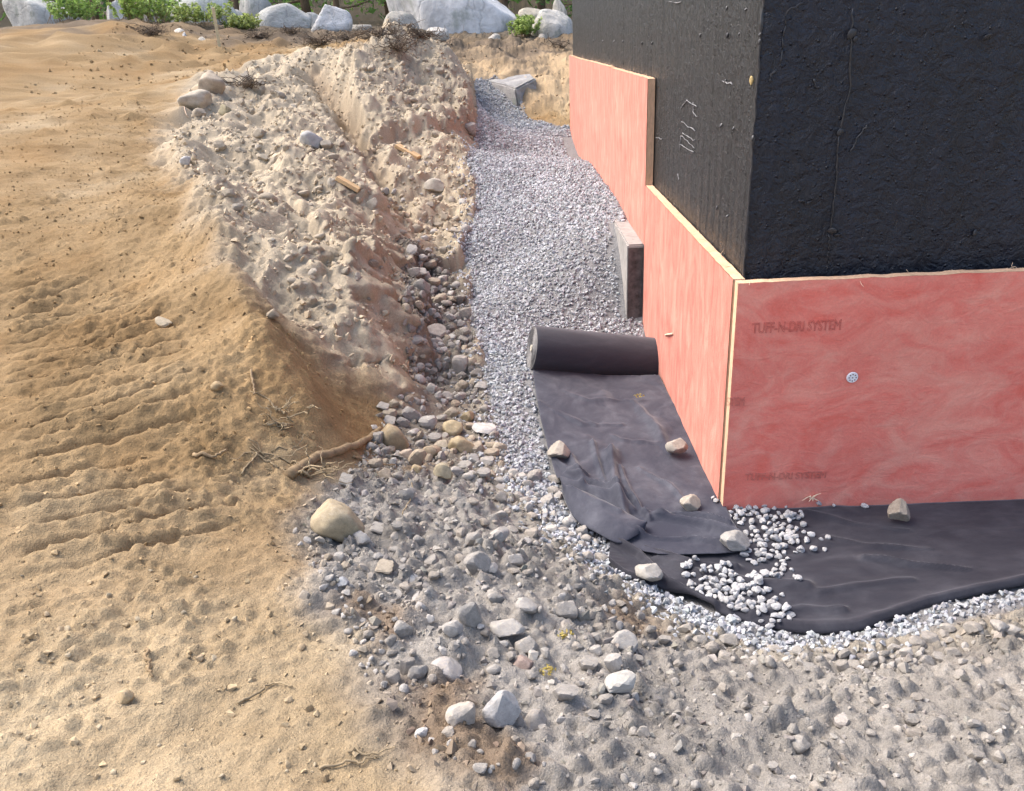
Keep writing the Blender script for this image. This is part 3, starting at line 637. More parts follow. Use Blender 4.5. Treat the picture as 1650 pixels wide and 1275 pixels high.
# lettering and fastener on the front board
def front_pt(px, py): v = ray(px, py); t = (-.07-CAM[1])/v[1]; return CAM+v*t
M['ink_faint'] = mat_simple('nearly_gone_ink', (.56, .20, .165), .2, 90, .9, 0, .001)
def print_line(txt, p0, p1, hgt, ink=None, y=-.0715):
    cu_ = bpy.data.curves.new('lettering', 'FONT'); cu_.body = txt; cu_.size = hgt*1.38; cu_.fill_mode = 'NONE'; cu_.bevel_depth = .0011; cu_.bevel_resolution = 0
    o = bpy.data.objects.new('lettering', cu_); col.objects.link(o)
    bpy.context.view_layer.update()
    wd = o.dimensions.x; dg = bpy.context.evaluated_depsgraph_get(); me = bpy.data.meshes.new_from_object(o.evaluated_get(dg))
    bpy.data.objects.remove(o); me.materials.clear(); me.materials.append(ink or M['ink'])
    q = bpy.data.objects.new('lettering', me); col.objects.link(q); q.parent = b_front
    L_ = math.hypot(p1[0]-p0[0], p1[2]-p0[2]); q.scale = (L_/wd, 1, 1); q.rotation_euler = (R(90), -math.atan2(p1[2]-p0[2], p1[0]-p0[0]), 0)
    q.location = (p0[0]-.003, y+.064, p0[2]+.14); return q
a_, b_ = front_pt(1211, 537), front_pt(1354, 531); print_line('TUFF-N-DRI SYSTEM', a_, b_, .052)
a_, b_ = front_pt(1170, 654), front_pt(1199, 653); print_line('STEM', a_, b_, .045, M['ink_faint'])
a_, b_ = front_pt(1200, 774), front_pt(1330, 770); print_line('TUFF-N-DRI SYSTEM', a_, b_, .040, M['ink_faint'])
wc = front_pt(1373, 608)
bm = bmesh.new(); bmesh.ops.create_cone(bm, cap_ends=True, segments=28, radius1=.028, radius2=.025, depth=.005); bmesh.ops.bevel(bm, geom=[e for e in bm.edges if abs(e.verts[0].co.z-e.verts[1].co.z) < 1e-5 and e.verts[0].co.z > 0], offset=.001, segments=1, affect='EDGES')
ws = link('fastener_washer', bm_mesh(bm, 'washer', False), M['washer'], b_front); ws.location = (wc[0]-.003, -.0105, wc[2]+.14); ws.rotation_euler = (R(90), 0, 0)
bm = bmesh.new(); bmesh.ops.create_cone(bm, cap_ends=True, segments=10, radius1=.0033, radius2=.0033, depth=.0012); hm = bm_mesh(bm, 'hole')
for k in range(9):
    o = link('washer_hole_disc', hm, M['hole'], ws); r_ = .0165 if k else 0; o.location = (r_*math.cos(k*math.pi/4), r_*math.sin(k*math.pi/4), .0027)  # dark discs laid on the washer, painted as the shade inside its holes
# torn flap of fibre low on the lettered board, another near the roll
p = front_pt(1308, 801); P_ = []
for k in range(9):
    a = np.array([p[0]-.003+rng.normal(0, .006), -.011, p[2]+.14+rng.normal(0, .006)]); d0 = np.array([rng.normal(0, .010), -.004, rng.normal(0, .012)]); P_.append(tube([a, a+d0, a+d0*2+np.array([0, -.004, -.003])], (.004, .003, .001), 4))
v, f = merge(P_); tag(link('torn_fibres', mesh_np('torn', v, f), M['fibre'], b_front), kind='stuff')
def left_pt(px, py): v = ray(px, py); t = (-.006-CAM[0])/v[0]; return CAM+v*t
a, b = left_pt(1072, 540), left_pt(1084, 538); strand([a-np.array([0, .004, -.14]), (a+b)/2-np.array([.006, .004, -.14]), b-np.array([.002, .004, -.14])], .006, M['fibre'], 'torn_fibre', b_low)

# ------------------------------------------------------------------ geotextile: sheet under the corner, and the roll with its unrolled length
def w2(pts, z=0.): return np.array([at(px, py, z) for px, py in pts])
def resample(P, t0, n_):
    t = np.linspace(0, 1, n_); P = np.asarray(P)
    # Catmull-Rom through the points
    m = len(P); s = np.interp(t, t0, np.arange(m)); i = np.clip(np.floor(s).astype(int), 0, m-2); f = (s-i)[:, None]
    p0 = P[np.clip(i-1, 0, m-1)]; p1 = P[i]; p2 = P[i+1]; p3 = P[np.clip(i+2, 0, m-1)]
    return .5*((2*p1)+(-p0+p2)*f+(2*p0-5*p1+4*p2-p3)*f**2+(-p0+3*p1-3*p2+p3)*f**3)
def thick(G, th_):
    nr, nc, _ = G.shape; du = np.gradient(G, axis=1); dv = np.gradient(G, axis=0); nn = np.cross(du, dv); nn /= np.linalg.norm(nn, axis=-1)[..., None]+1e-9
    if nn[..., 2].mean() < 0: nn = -nn; flip = True
    else: flip = False
    lo = G-nn*th_; V = np.concatenate([G.reshape(-1, 3), lo.reshape(-1, 3)]); Fq = grid_faces(nr, nc); nv = nr*nc
    if flip: Fq = Fq[:, ::-1]
    idx = np.arange(nv).reshape(nr, nc); rim = np.concatenate([idx[0], idx[1:, -1], idx[-1, -2::-1], idx[-2:0:-1, 0]]); nx = np.roll(rim, -1)
    side = np.stack([rim, rim+nv, nx+nv, nx], -1)
    if flip: side = side[:, ::-1]
    return V, np.concatenate([Fq, Fq[:, ::-1]+nv, side])
topB = w2([(985, 868), (1035, 862), (1060, 850), (1120, 832), (1178, 818), (1260, 816), (1350, 815), (1463, 812), (1560, 810), (1720, 805)])
botB = w2([(981, 918), (1010, 938), (1050, 948), (1112, 968), (1180, 1001), (1265, 1021), (1375, 1024), (1463, 994), (1570, 965), (1760, 930)])
tB = np.linspace(0, 1, len(topB)); NC, NR = 200, 74
tb, bb = resample(topB, tB, NC), resample(botB, tB, NC)
tb[:, 1] = np.where(tb[:, 0] > .02, np.minimum(tb[:, 1], -.072), tb[:, 1])
vv = np.linspace(0, 1, NR)[:, None, None]; GB = tb[None]*(1-vv)+bb[None]*vv
bx_, by_ = GB[..., 0], GB[..., 1]
def gfloor(x, y): return base(x, y)
wr = fbm(bx_, by_, 2.2, 3, 401)*.016+fbm(bx_*.5, by_*1.6, 7, 3, 411)*.007
def fold(x, y, pts, h, w): 
    P = np.array([at(a, b, 0)[:2] for a, b in pts]); d = np.full(x.shape, 9.)
    for a, b in zip(P[:-1], P[1:]):
        e = b-a; t = np.clip(((x-a[0])*e[0]+(y-a[1])*e[1])/(e@e), 0, 1); d = np.minimum(d, np.hypot(x-a[0]-t*e[0], y-a[1]-t*e[1]))
    return h*np.exp(-(d/w)**2)
wr += fold(bx_, by_, [(1390, 906), (1430, 908), (1463, 915), (1560, 925)], .018, .016)*(1+.6*perlin2(bx_*8, by_*8, 9))+fold(bx_, by_, [(1190, 900), (1280, 905), (1330, 880)], .010, .03)
wr += fold(bx_, by_, [(1060, 905), (1130, 930), (1220, 945), (1300, 950)], .018, .03)+fold(bx_, by_, [(1040, 890), (1120, 915), (1185, 920)], .02, .02)
wr += fold(bx_, by_, [(985, 880), (1030, 900), (1080, 950), (1150, 985)], .03, .022)
for pts_, h_, w_ in (([(1300, 830), (1380, 850), (1463, 860)], .010, .016), ([(1320, 960), (1400, 950), (1470, 940)], .012, .018), ([(1210, 1000), (1290, 985), (1360, 990)], .014, .016), ([(1330, 870), (1400, 885), (1500, 890)], .010, .014), ([(1120, 930), (1150, 955), (1170, 985)], .016, .014)): wr += fold(bx_, by_, pts_, h_, w_)*(1+.6*perlin2(bx_*8, by_*8, 6))
vB = vv[..., 0]+0*bx_
hem = .014*np.exp(-((vB-.955)/.03)**2)*(1+.5*perlin2(bx_*7, by_*0, 3))
GB[..., 2] = np.maximum(gfloor(bx_, by_), 0)*.8+.016+np.abs(wr)*1.+wr*.4+hem*sm(.0, .12, vB)
GB[..., 2] -= .018*sm(.97, 1., vB)
GB[:, :, :2] += np.stack([fbm(bx_, by_, 3, 2, 421)*.008, fbm(bx_, by_, 3, 2, 431)*.012*sm(.3, 1, vB)], -1)
V, Fq = thick(GB, .003)
sheetB = link('geotextile_sheet', mesh_np('sheet', V, Fq, True), M['fabric_low']); tag(sheetB, 'black geotextile sheet spread along the foot of the lettered board', 'fabric')
rollE = empty('geotextile_roll', (-.5, 1.9, 0)); tag(rollE, 'roll of black geotextile fabric partly unrolled on the gravel', 'fabric roll')
# the roll itself: a cylinder with wound spiral ends
RR = .163
cL, cR = aty(857, 561, 1.86), aty(1068, 581, 2.02); axv = cR-cL; LR = np.linalg.norm(axv); axv /= LR; nrm_ = np.array([-axv[1], axv[0], 0]); nrm_ /= np.linalg.norm(nrm_)
upv = np.cross(axv, nrm_); c0 = cL
Lp = [(857, 590), (866, 650), (880, 710), (892, 757), (907, 790), (940, 838), (1008, 882), (1062, 899)]
Rp = [(1062, 606), (1086, 652), (1114, 708), (1139, 757), (1160, 800), (1176, 838), (1193, 872), (1207, 896)]
lA, rA = w2(Lp, .02), w2(Rp, .02); lA[0] = at(857, 592, cL[2]-RR+.01); lA[1] = at(866, 650, .045); tA = np.concatenate([[0], np.cumsum(np.linalg.norm(np.diff((lA+rA)/2, axis=0), axis=1))]); tA /= tA[-1]
NR, NC = 170, 90
la, ra = resample(lA, tA, NR), resample(rA, tA, NR); uu = np.linspace(0, 1, NC)[None, :, None]; GA = la[:, None]*(1-uu)+ra[:, None]*uu
ax_, ay_ = GA[..., 0], GA[..., 1]; uA = uu[..., 0]+0*ax_; vA = np.linspace(0, 1, NR)[:, None]+0*ax_
wr = fbm(ax_, ay_, 2.4, 3, 501)*.034+fbm(ax_*1.5, ay_*.6, 7, 3, 511)*.007
wr += fold(ax_, ay_, [(985, 735), (990, 790), (1000, 830), (1010, 850)], .050, .03)+fold(ax_, ay_, [(905, 785), (945, 805), (990, 815), (1020, 835)], .030, .03)
wr += fold(ax_, ay_, [(925, 830), (965, 850), (1000, 868), (1030, 872)], .035, .03)+fold(ax_, ay_, [(1040, 840), (1100, 850), (1150, 862), (1190, 880)], .035, .025)
wr += fold(ax_, ay_, [(920, 745), (935, 780), (940, 800)], .03, .022)+fold(ax_, ay_, [(870, 660), (940, 690), (1000, 690)], .02, .035)+fold(ax_, ay_, [(1020, 650), (1060, 700), (1080, 735)], .02, .03)
for pts_, h_, w_ in (([(915, 770), (950, 790), (985, 800), (1015, 815)], .030, .014), ([(1000, 760), (1012, 800), (1030, 830), (1045, 848)], .026, .014), ([(1045, 848), (1090, 838), (1140, 845), (1175, 858)], .022, .013), ([(955, 720), (965, 760), (975, 790)], .020, .013), ([(890, 745), (915, 765), (945, 775)], .022, .013), ([(1010, 870), (1060, 880), (1120, 880), (1180, 888)], .024, .014), ([(900, 640), (950, 655), (1010, 650)], .010, .016), ([(1030, 760), (1080, 790), (1110, 830)], .014, .015), ([(940, 680), (1000, 715), (1060, 720)], .010, .016)):
    wr += fold(ax_, ay_, pts_, h_, w_)*(1+.5*perlin2(ax_*9, ay_*9, 4))
edge = .012*np.exp(-(uA/.03)**2)*perlin2(ay_*6, ax_*0, 2)
GA[..., 2] = np.maximum(gfloor(ax_, ay_), 0)*.9+.022+np.abs(wr)*.7+wr*.5+edge+.016*sm(.62, .8, vA)+np.maximum(0, (cL[2]-RR-.02)*(1-uA)+(cR[2]-RR-.02)*uA-np.maximum(gfloor(ax_, ay_), 0)*.9)*(1-sm(0, .16, vA))
V, Fq = thick(GA, .003)
link('unrolled_sheet', mesh_np('sheet', V, Fq, True), M['fabric'], rollE).location = (.5, -1.9, 0)
# torn flap folded back over itself at the free corner
flT = w2([(905, 792), (940, 800), (985, 820), (1015, 836), (1043, 851)], .05); flB = w2([(906, 800), (925, 838), (962, 862), (1002, 877), (1040, 857)], .05)
nf = 60; a_, b_ = resample(flT, np.linspace(0, 1, 5), nf), resample(flB, np.linspace(0, 1, 5), nf); q = np.linspace(0, 1, 26)[:, None, None]
GF = a_[None]*(1-q)+b_[None]*q; fx, fy = GF[..., 0], GF[..., 1]; qq = q[..., 0]+0*fx
GF[..., 2] = .055+.060*np.sin(np.pi*np.clip(qq*.8+.16, 0, 1))*(1-.35*np.linspace(0, 1, nf)[None])+fbm(fx, fy, 7, 3, 521)*.012+fold(fx, fy, [(920, 815), (960, 838), (1000, 850)], .02, .02)
V, Fq = thick(GF, .003); link('torn_flap', mesh_np('flap', V, Fq, True), M['fabric'], rollE).location = (.5, -1.9, 0)
th_ = np.linspace(0, 2*math.pi, 97)[:-1]; nl = 60; Vr = []
for k, s in enumerate(np.linspace(0, LR, nl)):
    rr = RR*(1+.012*np.array([perlin2(np.array(s*2.), np.array(math.cos(t)*1.5+3), 5) for t in th_])) - (.004 if k in (0, nl-1) else 0)
    rr[np.abs(th_-3.9) < .035] += .002
    Vr.append(c0+axv*s+np.cos(th_)[:, None]*rr[:, None]*nrm_+np.sin(th_)[:, None]*rr[:, None]*upv)
Vr = np.concatenate(Vr); Fr = []
for i in range(nl-1):
    for k in range(96): Fr.append((i*96+k, i*96+(k+1) % 96, (i+1)*96+(k+1) % 96, (i+1)*96+k))
me = mesh_np('roll', Vr, Fr, True)
rb = link('roll_body', me, M['fabric_roll'], rollE); rb.location = (.5, -1.9, 0)
M['roll_end'] = mat_simple('wound_fabric_edge', (.22, .215, .215), .3, 60, .95, .6, .004)
for s, sg in ((0, -1), (LR, 1)):
    NS = 60; rads = np.linspace(.022, RR*.985, NS); V = []
    for j, r_ in enumerate(rads):
        off = (.004 if (j//2) % 2 else 0)+rng.uniform(0, .002)
        V.append(c0+axv*(s+sg*(-.006+off))+np.cos(th_)[:, None]*r_*nrm_+np.sin(th_)[:, None]*r_*upv)
    V = np.concatenate(V); Fe = np.array([(j*96+k, j*96+(k+1) % 96, (j+1)*96+(k+1) % 96, (j+1)*96+k) for j in range(NS-1) for k in range(96)])
    link('wound_end', mesh_np('wound_end', V, Fe if sg > 0 else Fe[:, ::-1], False), M['roll_end'], rollE).location = (.5, -1.9, 0)
v, f = tube([c0-axv*.008, c0+axv*.01], (.024, .024), 18); link('cardboard_core', mesh_np('core_tube', v, f, False), M['card'], rollE).location = (.5, -1.9, 0)
bpy.context.view_layer.update()
PA = np.concatenate([la[:, :2], ra[::-1, :2]]); PB = np.concatenate([tb[:, :2], bb[::-1, :2]])
PA_s, PB_s = PA[::12], PB[::12]

# ------------------------------------------------------------------ crushed stone bed (nobody could count it)
def sample_poly(P, n_, x0=None):
    lo, hi = P.min(0), P.max(0); out = []
    while sum(map(len, out)) < n_:
        q = rng.uniform(lo, hi, (n_*2, 2)); q = q[sdist(P, q[:, 0], q[:, 1]) > 0]; out.append(q)
    return np.concatenate(out)[:n_]
q = sample_poly(P_GRAVEL, 56000)
q = q[(q[:, 0] < 2.2)]
keep = (rng.uniform(size=len(q)) < np.clip(1.25-q[:, 1]*.055, .45, 1)) & ~((q[:, 0] > -.015) & (q[:, 1] > -.075)) & ~((q[:, 0] > -.17) & (q[:, 1] > 2.67) & (gz(q[:, 0], q[:, 1]) < ZB-.03))
keep &= (sdist(PA_s, q[:, 0], q[:, 1]) < -.012) & (sdist(PB_s, q[:, 0], q[:, 1]) < -.005)
q = q[keep]
edgeq = rng.normal(0, .10, (2600, 2))+np.repeat(P_GRAVEL[2:21], 140, 0)[:2600]; edgeq = edgeq+(rng.uniform(size=(2600, 1)))*(np.repeat(np.roll(P_GRAVEL, -1, 0)[2:21], 140, 0)[:2600]-np.repeat(P_GRAVEL[2:21], 140, 0)[:2600])
edgeq = edgeq[(sdist(PA_s, edgeq[:, 0], edgeq[:, 1]) < -.012) & (sdist(PB_s, edgeq[:, 0], edgeq[:, 1]) < -.01)]
q = np.concatenate([q, edgeq])
sz = (.008+.0125*rng.uniform(size=len(q))**1.3)*np.clip(.92+q[:, 1]*.04, .9, 1.35)
Pz = np.column_stack([q, gz(q[:, 0], q[:, 1])+rng.uniform(-.25, 1.0, len(q))*sz])
tone = (rng.normal(.41, .055, len(q))*(1+.22*fbm(q[:, 0], q[:, 1], 1.4, 3, 611))).clip(.2, .62); hue = rng.normal(0, .006, (len(q), 3)); C = tone[:, None]*np.array([.95, .985, 1.04])+hue
o = scatter('gravel', Pz, sz, C, HULLS, M['gravel'], False); tag(o, 'pale grey crushed stone filling the trench beside the wall', 'gravel', kind='stuff')
# soil crumbs on the grey spoil, the rubble and the sandy banks
def crumbs(P, n_, s0, s1, pw, clo, tint=1.):
    q = sample_poly(P, n_); q = q[(q[:, 1] > -2.9) & (q[:, 0] > -9.2) & (q[:, 0] < 1.6)]
    q = q[(sdist(PA_s, q[:, 0], q[:, 1]) < -.02) & (sdist(PB_s, q[:, 0], q[:, 1]) < -.02)]
    s = (s0+(s1-s0)*rng.uniform(size=len(q))**pw)*np.where(P is P_GREY, 1-.38*(1-sm(-1.9, -1.2, q[:, 1]+fbm(q[:, 0], q[:, 1], 1.2, 2, 605)*.6))*sm(-1.2, -.4, q[:, 0]), 1.); dens = fbm(q[:, 0], q[:, 1], 2.6, 3, 601)
    k = rng.uniform(size=len(q)) < np.clip(.65+dens*1.2, .12, 1); q, s = q[k], s[k]
    return np.column_stack([q, gz(q[:, 0], q[:, 1])+s*rng.uniform(-.35, .45, len(q))]), s, clo(q)
c1 = crumbs(P_GREY, 30000, .003, .014, 3.0, lambda q: gcol(q)*rng.normal(1.1, .13, (len(q), 1))+rng.normal(0, .003, (len(q), 3)))
c1b = crumbs(P_GREY, 11000, .008, .027, 2.4, lambda q: gcol(q)*rng.normal(1.15, .18, (len(q), 1))+rng.normal(0, .004, (len(q), 3)))
c2 = crumbs(P_RUB, 7000, .005, .024, 2.5, lambda q: np.array([[.27, .25, .222]])*rng.normal(1., .2, (len(q), 1)))
c3 = crumbs(P_PALE, 26000, .005, .040, 3.6, lambda q: gcol(q)*rng.normal(1.2, .1, (len(q), 1)))
P_SAND = np.array([[-5, -2.9], [-.95, -2.9], [-1.3, -1.5], [-1.9, -.3], [-2.1, 1.], [-2.8, 2.5], [-4., 6.], [-7., 9.], [-9, 6], [-6, 0]])
c4 = crumbs(P_SAND, 28000, .003, .017, 4., lambda q: gcol(q)*rng.normal(1.3, .14, (len(q), 1)))
P_END = np.array([[-9, 10.], [-2.2, 12.], [-.9, 11.9], [1.5, 11.9], [1.5, 17.5], [-9, 17.5]])
c5 = crumbs(P_END, 6000, .006, .045, 4., lambda q: gcol(q)*rng.normal(1.3, .15, (len(q), 1)))
cc = [np.concatenate(x) for x in zip(c1, c1b, c2, c3, c4, c5)]
o = scatter('soil_crumbs', cc[0], cc[1], cc[2], CRUMBS, M['crumb'], False); tag(o, 'loose crumbs of soil and grit over the banks', 'soil', kind='stuff')

# ------------------------------------------------------------------ rocks, one object each
OCC = []
def rock(px, py, w, h, meshes, colr, label, group=None, name='rock', cat='rock', ang=None, zpix=.28, sink=.30, depth=None, surf=None, lift=0.):
    p = (hit if surf is None else surf)(px, py+h*zpix); dist = (p-CAM)@cd; m_ = dist/F
    W = w*m_/2; Hh = h*m_/2*.92; Dp = (depth*m_/2 if depth else W*random.uniform(.75, 1.))
    o = bpy.data.objects.new(name, random.choice(meshes)); col.objects.link(o)
    o.scale = (W, Dp, Hh); o.rotation_euler = (random.uniform(-.12, .12), (R(ang) if ang is not None else random.uniform(-.2, .2)), 0)
    o.location = (p[0], p[1]+Dp*.25, p[2]+Hh*(1-2*sink)+lift)
    o.color = (*[x*.80 for x in colr], 1); tag(o, label, cat, group); OCC.append((px, py, max(w, h)*.5)); return o
GREY = (.37, .35, .325); LGREY = (.45, .43, .405); DGREY = (.27, .25, .23); TAN = (.44, .35, .225); YEL = (.50, .41, .26); BEI = (.43, .37, .29); WHT = (.60, .59, .575); RED = (.40, .30, .27); BLU = (.44, .455, .48)
def sheet_surf(px, py): return at(px, py, .045)
for a in ((900, 725, 37, 28, (.42, .385, .335), 'pointed buff rock holding down the left edge of the unrolled fabric', -8), (1091, 718, 36, 30, (.41, .38, .335), 'squarish buff rock on the unrolled fabric beside the pink board', 5), (1112, 808, 35, 27, (.46, .405, .34), 'small heart-shaped pale rock near the fabric edge by the board corner', 0),
          (1184, 869, 50, 34, (.40, .39, .375), 'flat angular grey rock at the torn end of the unrolled fabric', 4), (1047, 921, 46, 34, (.50, .48, .44), 'pale wedge-shaped rock on the outer corner of the lower fabric', 20), (1449, 820, 36, 38, (.40, .35, .285), 'brown lump of rock against the foot of the lettered board', 0)):
    rock(a[0], a[1], a[2], a[3], ANGH, a[4], a[5], ang=a[6], surf=sheet_surf, sink=.12, zpix=.42)
big = [  # px, py, w, h, meshes, colour, label, angle
 (543, 836, 88, 78, RNDH, (.44, .365, .245), 'large rounded tan boulder at the edge of the grey spoil', 0),
 (634, 702, 50, 56, RNDH, TAN, 'tall tan stone leaning at the foot of the orange sand slope', 0),
 (672, 735, 26, 40, ANG, (.46, .38, .28), 'brown slab wedged against the tall tan stone', 25),
 (730, 690, 34, 34, RNDH, YEL, 'yellowish rounded stone in the rubble, upper of the yellow pair', 0), (744, 716, 44, 36, RNDH, (.45, .365, .23), 'yellow-brown stone in the rubble, lower of the yellow pair', 10),
 (728, 664, 28, 26, ANG, BEI, 'beige angular stone just above the yellow pair', 0), (753, 671, 24, 28, RND, YEL, 'small yellow rounded stone beside the yellow pair', 0), (780, 692, 40, 20, ANGH, WHT, 'white flat stone at the edge of the gravel', 5),
 (690, 681, 30, 32, ANG, LGREY, 'pale grey square stone among the tan rubble', 0), (662, 666, 30, 30, ANG, GREY, 'grey block leaning in the rubble above the tall tan stone', 0), (696, 726, 32, 28, ANG, (.47, .38, .27), 'brown block below the pale grey square stone', 0), (654, 733, 24, 24, ANG, (.50, .41, .33), 'dusty brown stone below the tall tan stone', 0),
 (671, 755, 20, 18, RND, YEL, 'small yellow stone at the top of the grey spoil', 0), (714, 757, 32, 34, RND, (.42, .365, .255), 'half-buried yellow-grey stone at the top of the grey spoil', 0),
 (582, 868, 34, 32, ANG, LGREY, 'pale grey block beside the large rounded tan boulder', 0), (558, 776, 24, 32, ANG, GREY, 'upright grey stone behind the large tan boulder', 0), (657, 795, 30, 34, ANG, GREY, 'grey slab standing on the upper grey spoil', -20),
 (770, 904, 44, 48, ANGH, GREY, 'big upright grey block on the grey spoil', 0), (803, 860, 36, 26, RND, LGREY, 'pale rounded stone on the ridge of grey spoil', 0), (764, 868, 30, 30, RND, GREY, 'earth-crusted stone on the ridge of grey spoil', 0), (832, 900, 26, 28, RND, LGREY, 'small pale stone right of the big upright block', 0),
 (756, 987, 36, 50, ANGH, GREY, 'oval grey stone leaning on its neighbour on the grey spoil', -15), (729, 1012, 36, 40, ANG, LGREY, 'pale crusted stone next to the leaning oval one', 0), (818, 1012, 60, 28, ANGH, LGREY, 'long flat wedge of pale stone on the grey spoil', 6), (849, 1040, 40, 38, ANGH, GREY, 'grey faceted stone below the long flat wedge', 0), (844, 1068, 34, 26, RND, (.38, .29, .255), 'reddish brown stone on the grey spoil', 10), (848, 977, 36, 28, RND, LGREY, 'smooth pale stone above the long flat wedge', 8), (800, 962, 34, 22, ANG, GREY, 'small grey slab on the mid spoil slope', 12), (914, 980, 38, 40, RND, GREY, 'round lump of grey earth and stone', 0),
 (651, 1012, 32, 34, ANG, GREY, 'grey stone at the brown left edge of the spoil', 0), (1004, 1034, 48, 46, ANGH, LGREY, 'large pale lump on the slope below the fabric', -30), (988, 1066, 30, 30, ANG, LGREY, 'pale stone under the large lump below the fabric', 0), (1000, 1098, 52, 26, ANG, (.5, .49, .46), 'flat pale slab on the lower grey slope', 0), (948, 1068, 34, 28, ANG, GREY, 'square grey stone left of the large pale lump', 0),
 (806, 1140, 56, 62, ANGH, (.50, .49, .48), 'big smooth slanted grey slab at the bottom of the spoil', -38), (742, 1150, 48, 42, ANGH, (.54, .49, .43), 'knobbly pale stone beside the slanted slab', 0), (718, 1078, 56, 34, ANGH, (.46, .43, .41), 'broad flat grey stone above the knobbly pale one', 5), (674, 1080, 34, 36, ANG, GREY, 'grey stone left of the broad flat stone', 0), (655, 1070, 24, 34, ANG, DGREY, 'dark tilted stone left of the broad flat stone', 25), (634, 1090, 24, 24, ANG, DGREY, 'small dark cube of stone at the sandy edge', 0), (679, 1180, 22, 18, ANG, WHT, 'small bright white stone on the brown soil', 0), (912, 1115, 44, 30, ANG, GREY, 'triangular grey stone right of the slanted slab', 0), (832, 1158, 30, 30, RND, (.38, .34, .31), 'brownish round stone against the slanted slab', 0), (862, 1160, 40, 34, RND, (.39, .36, .33), 'low round earth-coloured stone right of the slanted slab', 0),
 (1357, 1163, 26, 28, ANG, (.47, .43, .40), 'brownish stone lying loose on the lower right slope', 0), (1290, 1200, 34, 26, RND, GREY, 'half-buried grey stone low on the right slope', 0), (1070, 1030, 24, 20, ANG, GREY, 'small grey stone sliding toward the fabric', 0), (620, 915, 30, 22, ANG, BEI, 'sandy coloured stone near the tan boulder', 0), (553, 938, 22, 24, ANG, BLU, 'blue-grey sliver of stone at the sand edge', -40), (492, 958, 22, 20, RND, (.42, .37, .31), 'brown rounded stone pressed in the sand edge', 0), (201, 1120, 30, 32, RND, (.60, .46, .28), 'smooth tan cobble half buried in the sandy road', 0),
 (502, 222, 38, 30, RNDH, (.46, .455, .45), 'smooth grey cobble set in the pale bank', 10), (416, 142, 26, 30, ANG, BEI, 'tilted pale slab on the bank beside the root hole', 0), (343, 133, 46, 50, RNDH, (.44, .37, .29), 'large dusty brown stone at the top of the bank', 0), (313, 160, 52, 38, RNDH, (.52, .46, .37), 'broad pale stone in front of the large dusty brown one', 0), (362, 176, 20, 22, RND, (.48, .42, .28), 'small squat yellowish stone by the broad pale one', 0), (322, 183, 22, 22, RND, BEI, 'small cracked stone below the broad pale one', 0),
 (299, 258, 18, 16, ANG, WHT, 'white stone on the sandy bank shoulder', 0), (370, 310, 26, 22, ANG, BEI, 'pale flake of stone on the bank', 35), (432, 318, 30, 20, RND, BEI, 'flat buff stone set in the upper bank', 0), (700, 298, 36, 28, RND, (.46, .42, .36), 'rounded stone half buried near the gravel edge', 0), (751, 369, 20, 20, RND, LGREY, 'pale round stone at the edge of the gravel trench', 0), (672, 370, 26, 22, RND, BEI, 'buff lump at the foot of the far spur', 0), (418, 213, 24, 18, RND, BEI, 'buff stone low in the bank hollow', 0), (262, 520, 28, 16, ANG, (.54, .45, .32), 'pale flake of rock lying on the track marks', 30), (436, 508, 26, 16, ANG, (.36, .30, .22), 'dark slab sticking out of the sandy shoulder', -20), (350, 622, 22, 20, RND, (.47, .34, .19), 'clod-like tan stone on the sandy road', 0),
 (757, 205, 24, 20, ANG, (.44, .40, .36), 'grey-brown stone poking out of the far spur', 20), (679, 460, 26, 30, ANG, GREY, 'upright grey chunk at the head of the dark rubble', -20), (655, 500, 20, 32, ANG, BEI, 'tall pale chunk against the cut face', 0), (700, 535, 40, 32, ANGH, (.40, .37, .34), 'broad slab of stone in the middle of the rubble', -25), (742, 585, 30, 40, ANG, (.43, .40, .37), 'upright slab near the gravel edge of the rubble', 15), (670, 548, 34, 18, RND, GREY, 'smooth oblong stone below the cut face', 5)]
for a in big: rock(*a[:7], ang=a[7])
SMALL = []                                                     # stones too small to pick apart: joined below as stuff
def shade_word(c):
    l_ = sum(c)/3; warm = c[0]-c[2]
    return ('pale buff' if l_ > .34 else 'brown') if warm > .075 else ('light grey' if l_ > .39 else 'mid grey' if l_ > .315 else 'dark grey')
def fill(P, n_, wmin, wmax, wsplit, ang, rnd, cols, where, pw=1.8, gap=.75):
    Q = np.array(P, float); lo, hi = Q.min(0), Q.max(0); k = tries = 0
    while k < n_ and tries < n_*60:
        tries += 1; p = rng.uniform(lo, hi)
        if sdist(Q, np.array([p[0]]), np.array([p[1]]))[0] < 0: continue
        w = wmin+(wmax-wmin)*rng.uniform()**pw
        if any((p[0]-a)**2+(p[1]-b)**2 < (gap*(c+w*.5))**2 for a, b, c in OCC): continue
        h = w*rng.uniform(.6, 1.); c = np.array(cols[rng.integers(len(cols))])*rng.normal(1., .07); k += 1
        if w < wsplit:
            g = hit(p[0], p[1]); SMALL.append((g, w*((g-CAM)@cd)/F*.5, c)); OCC.append((p[0], p[1], w*.5)); continue
        isA = rng.uniform() < .78; sw_ = shade_word(c)
        rock(p[0], p[1], w, h, ang if isA else rnd, tuple(c), '%s %s stone %s' % (sw_, 'angular' if isA else 'rounded', where), '%s %s stones %s' % (sw_, 'angular' if isA else 'rounded', where), sink=rng.uniform(.2, .42))
A_, N_ = ANG, RND
fill([(655, 400), (690, 405), (745, 470), (760, 560), (780, 640), (700, 640), (665, 600), (650, 500)], 150, 8, 25, 17.5, A_, N_, [GREY, (.34, .315, .285), LGREY, DGREY, BEI], 'in rubble under the cut bank', 1.3, .58)
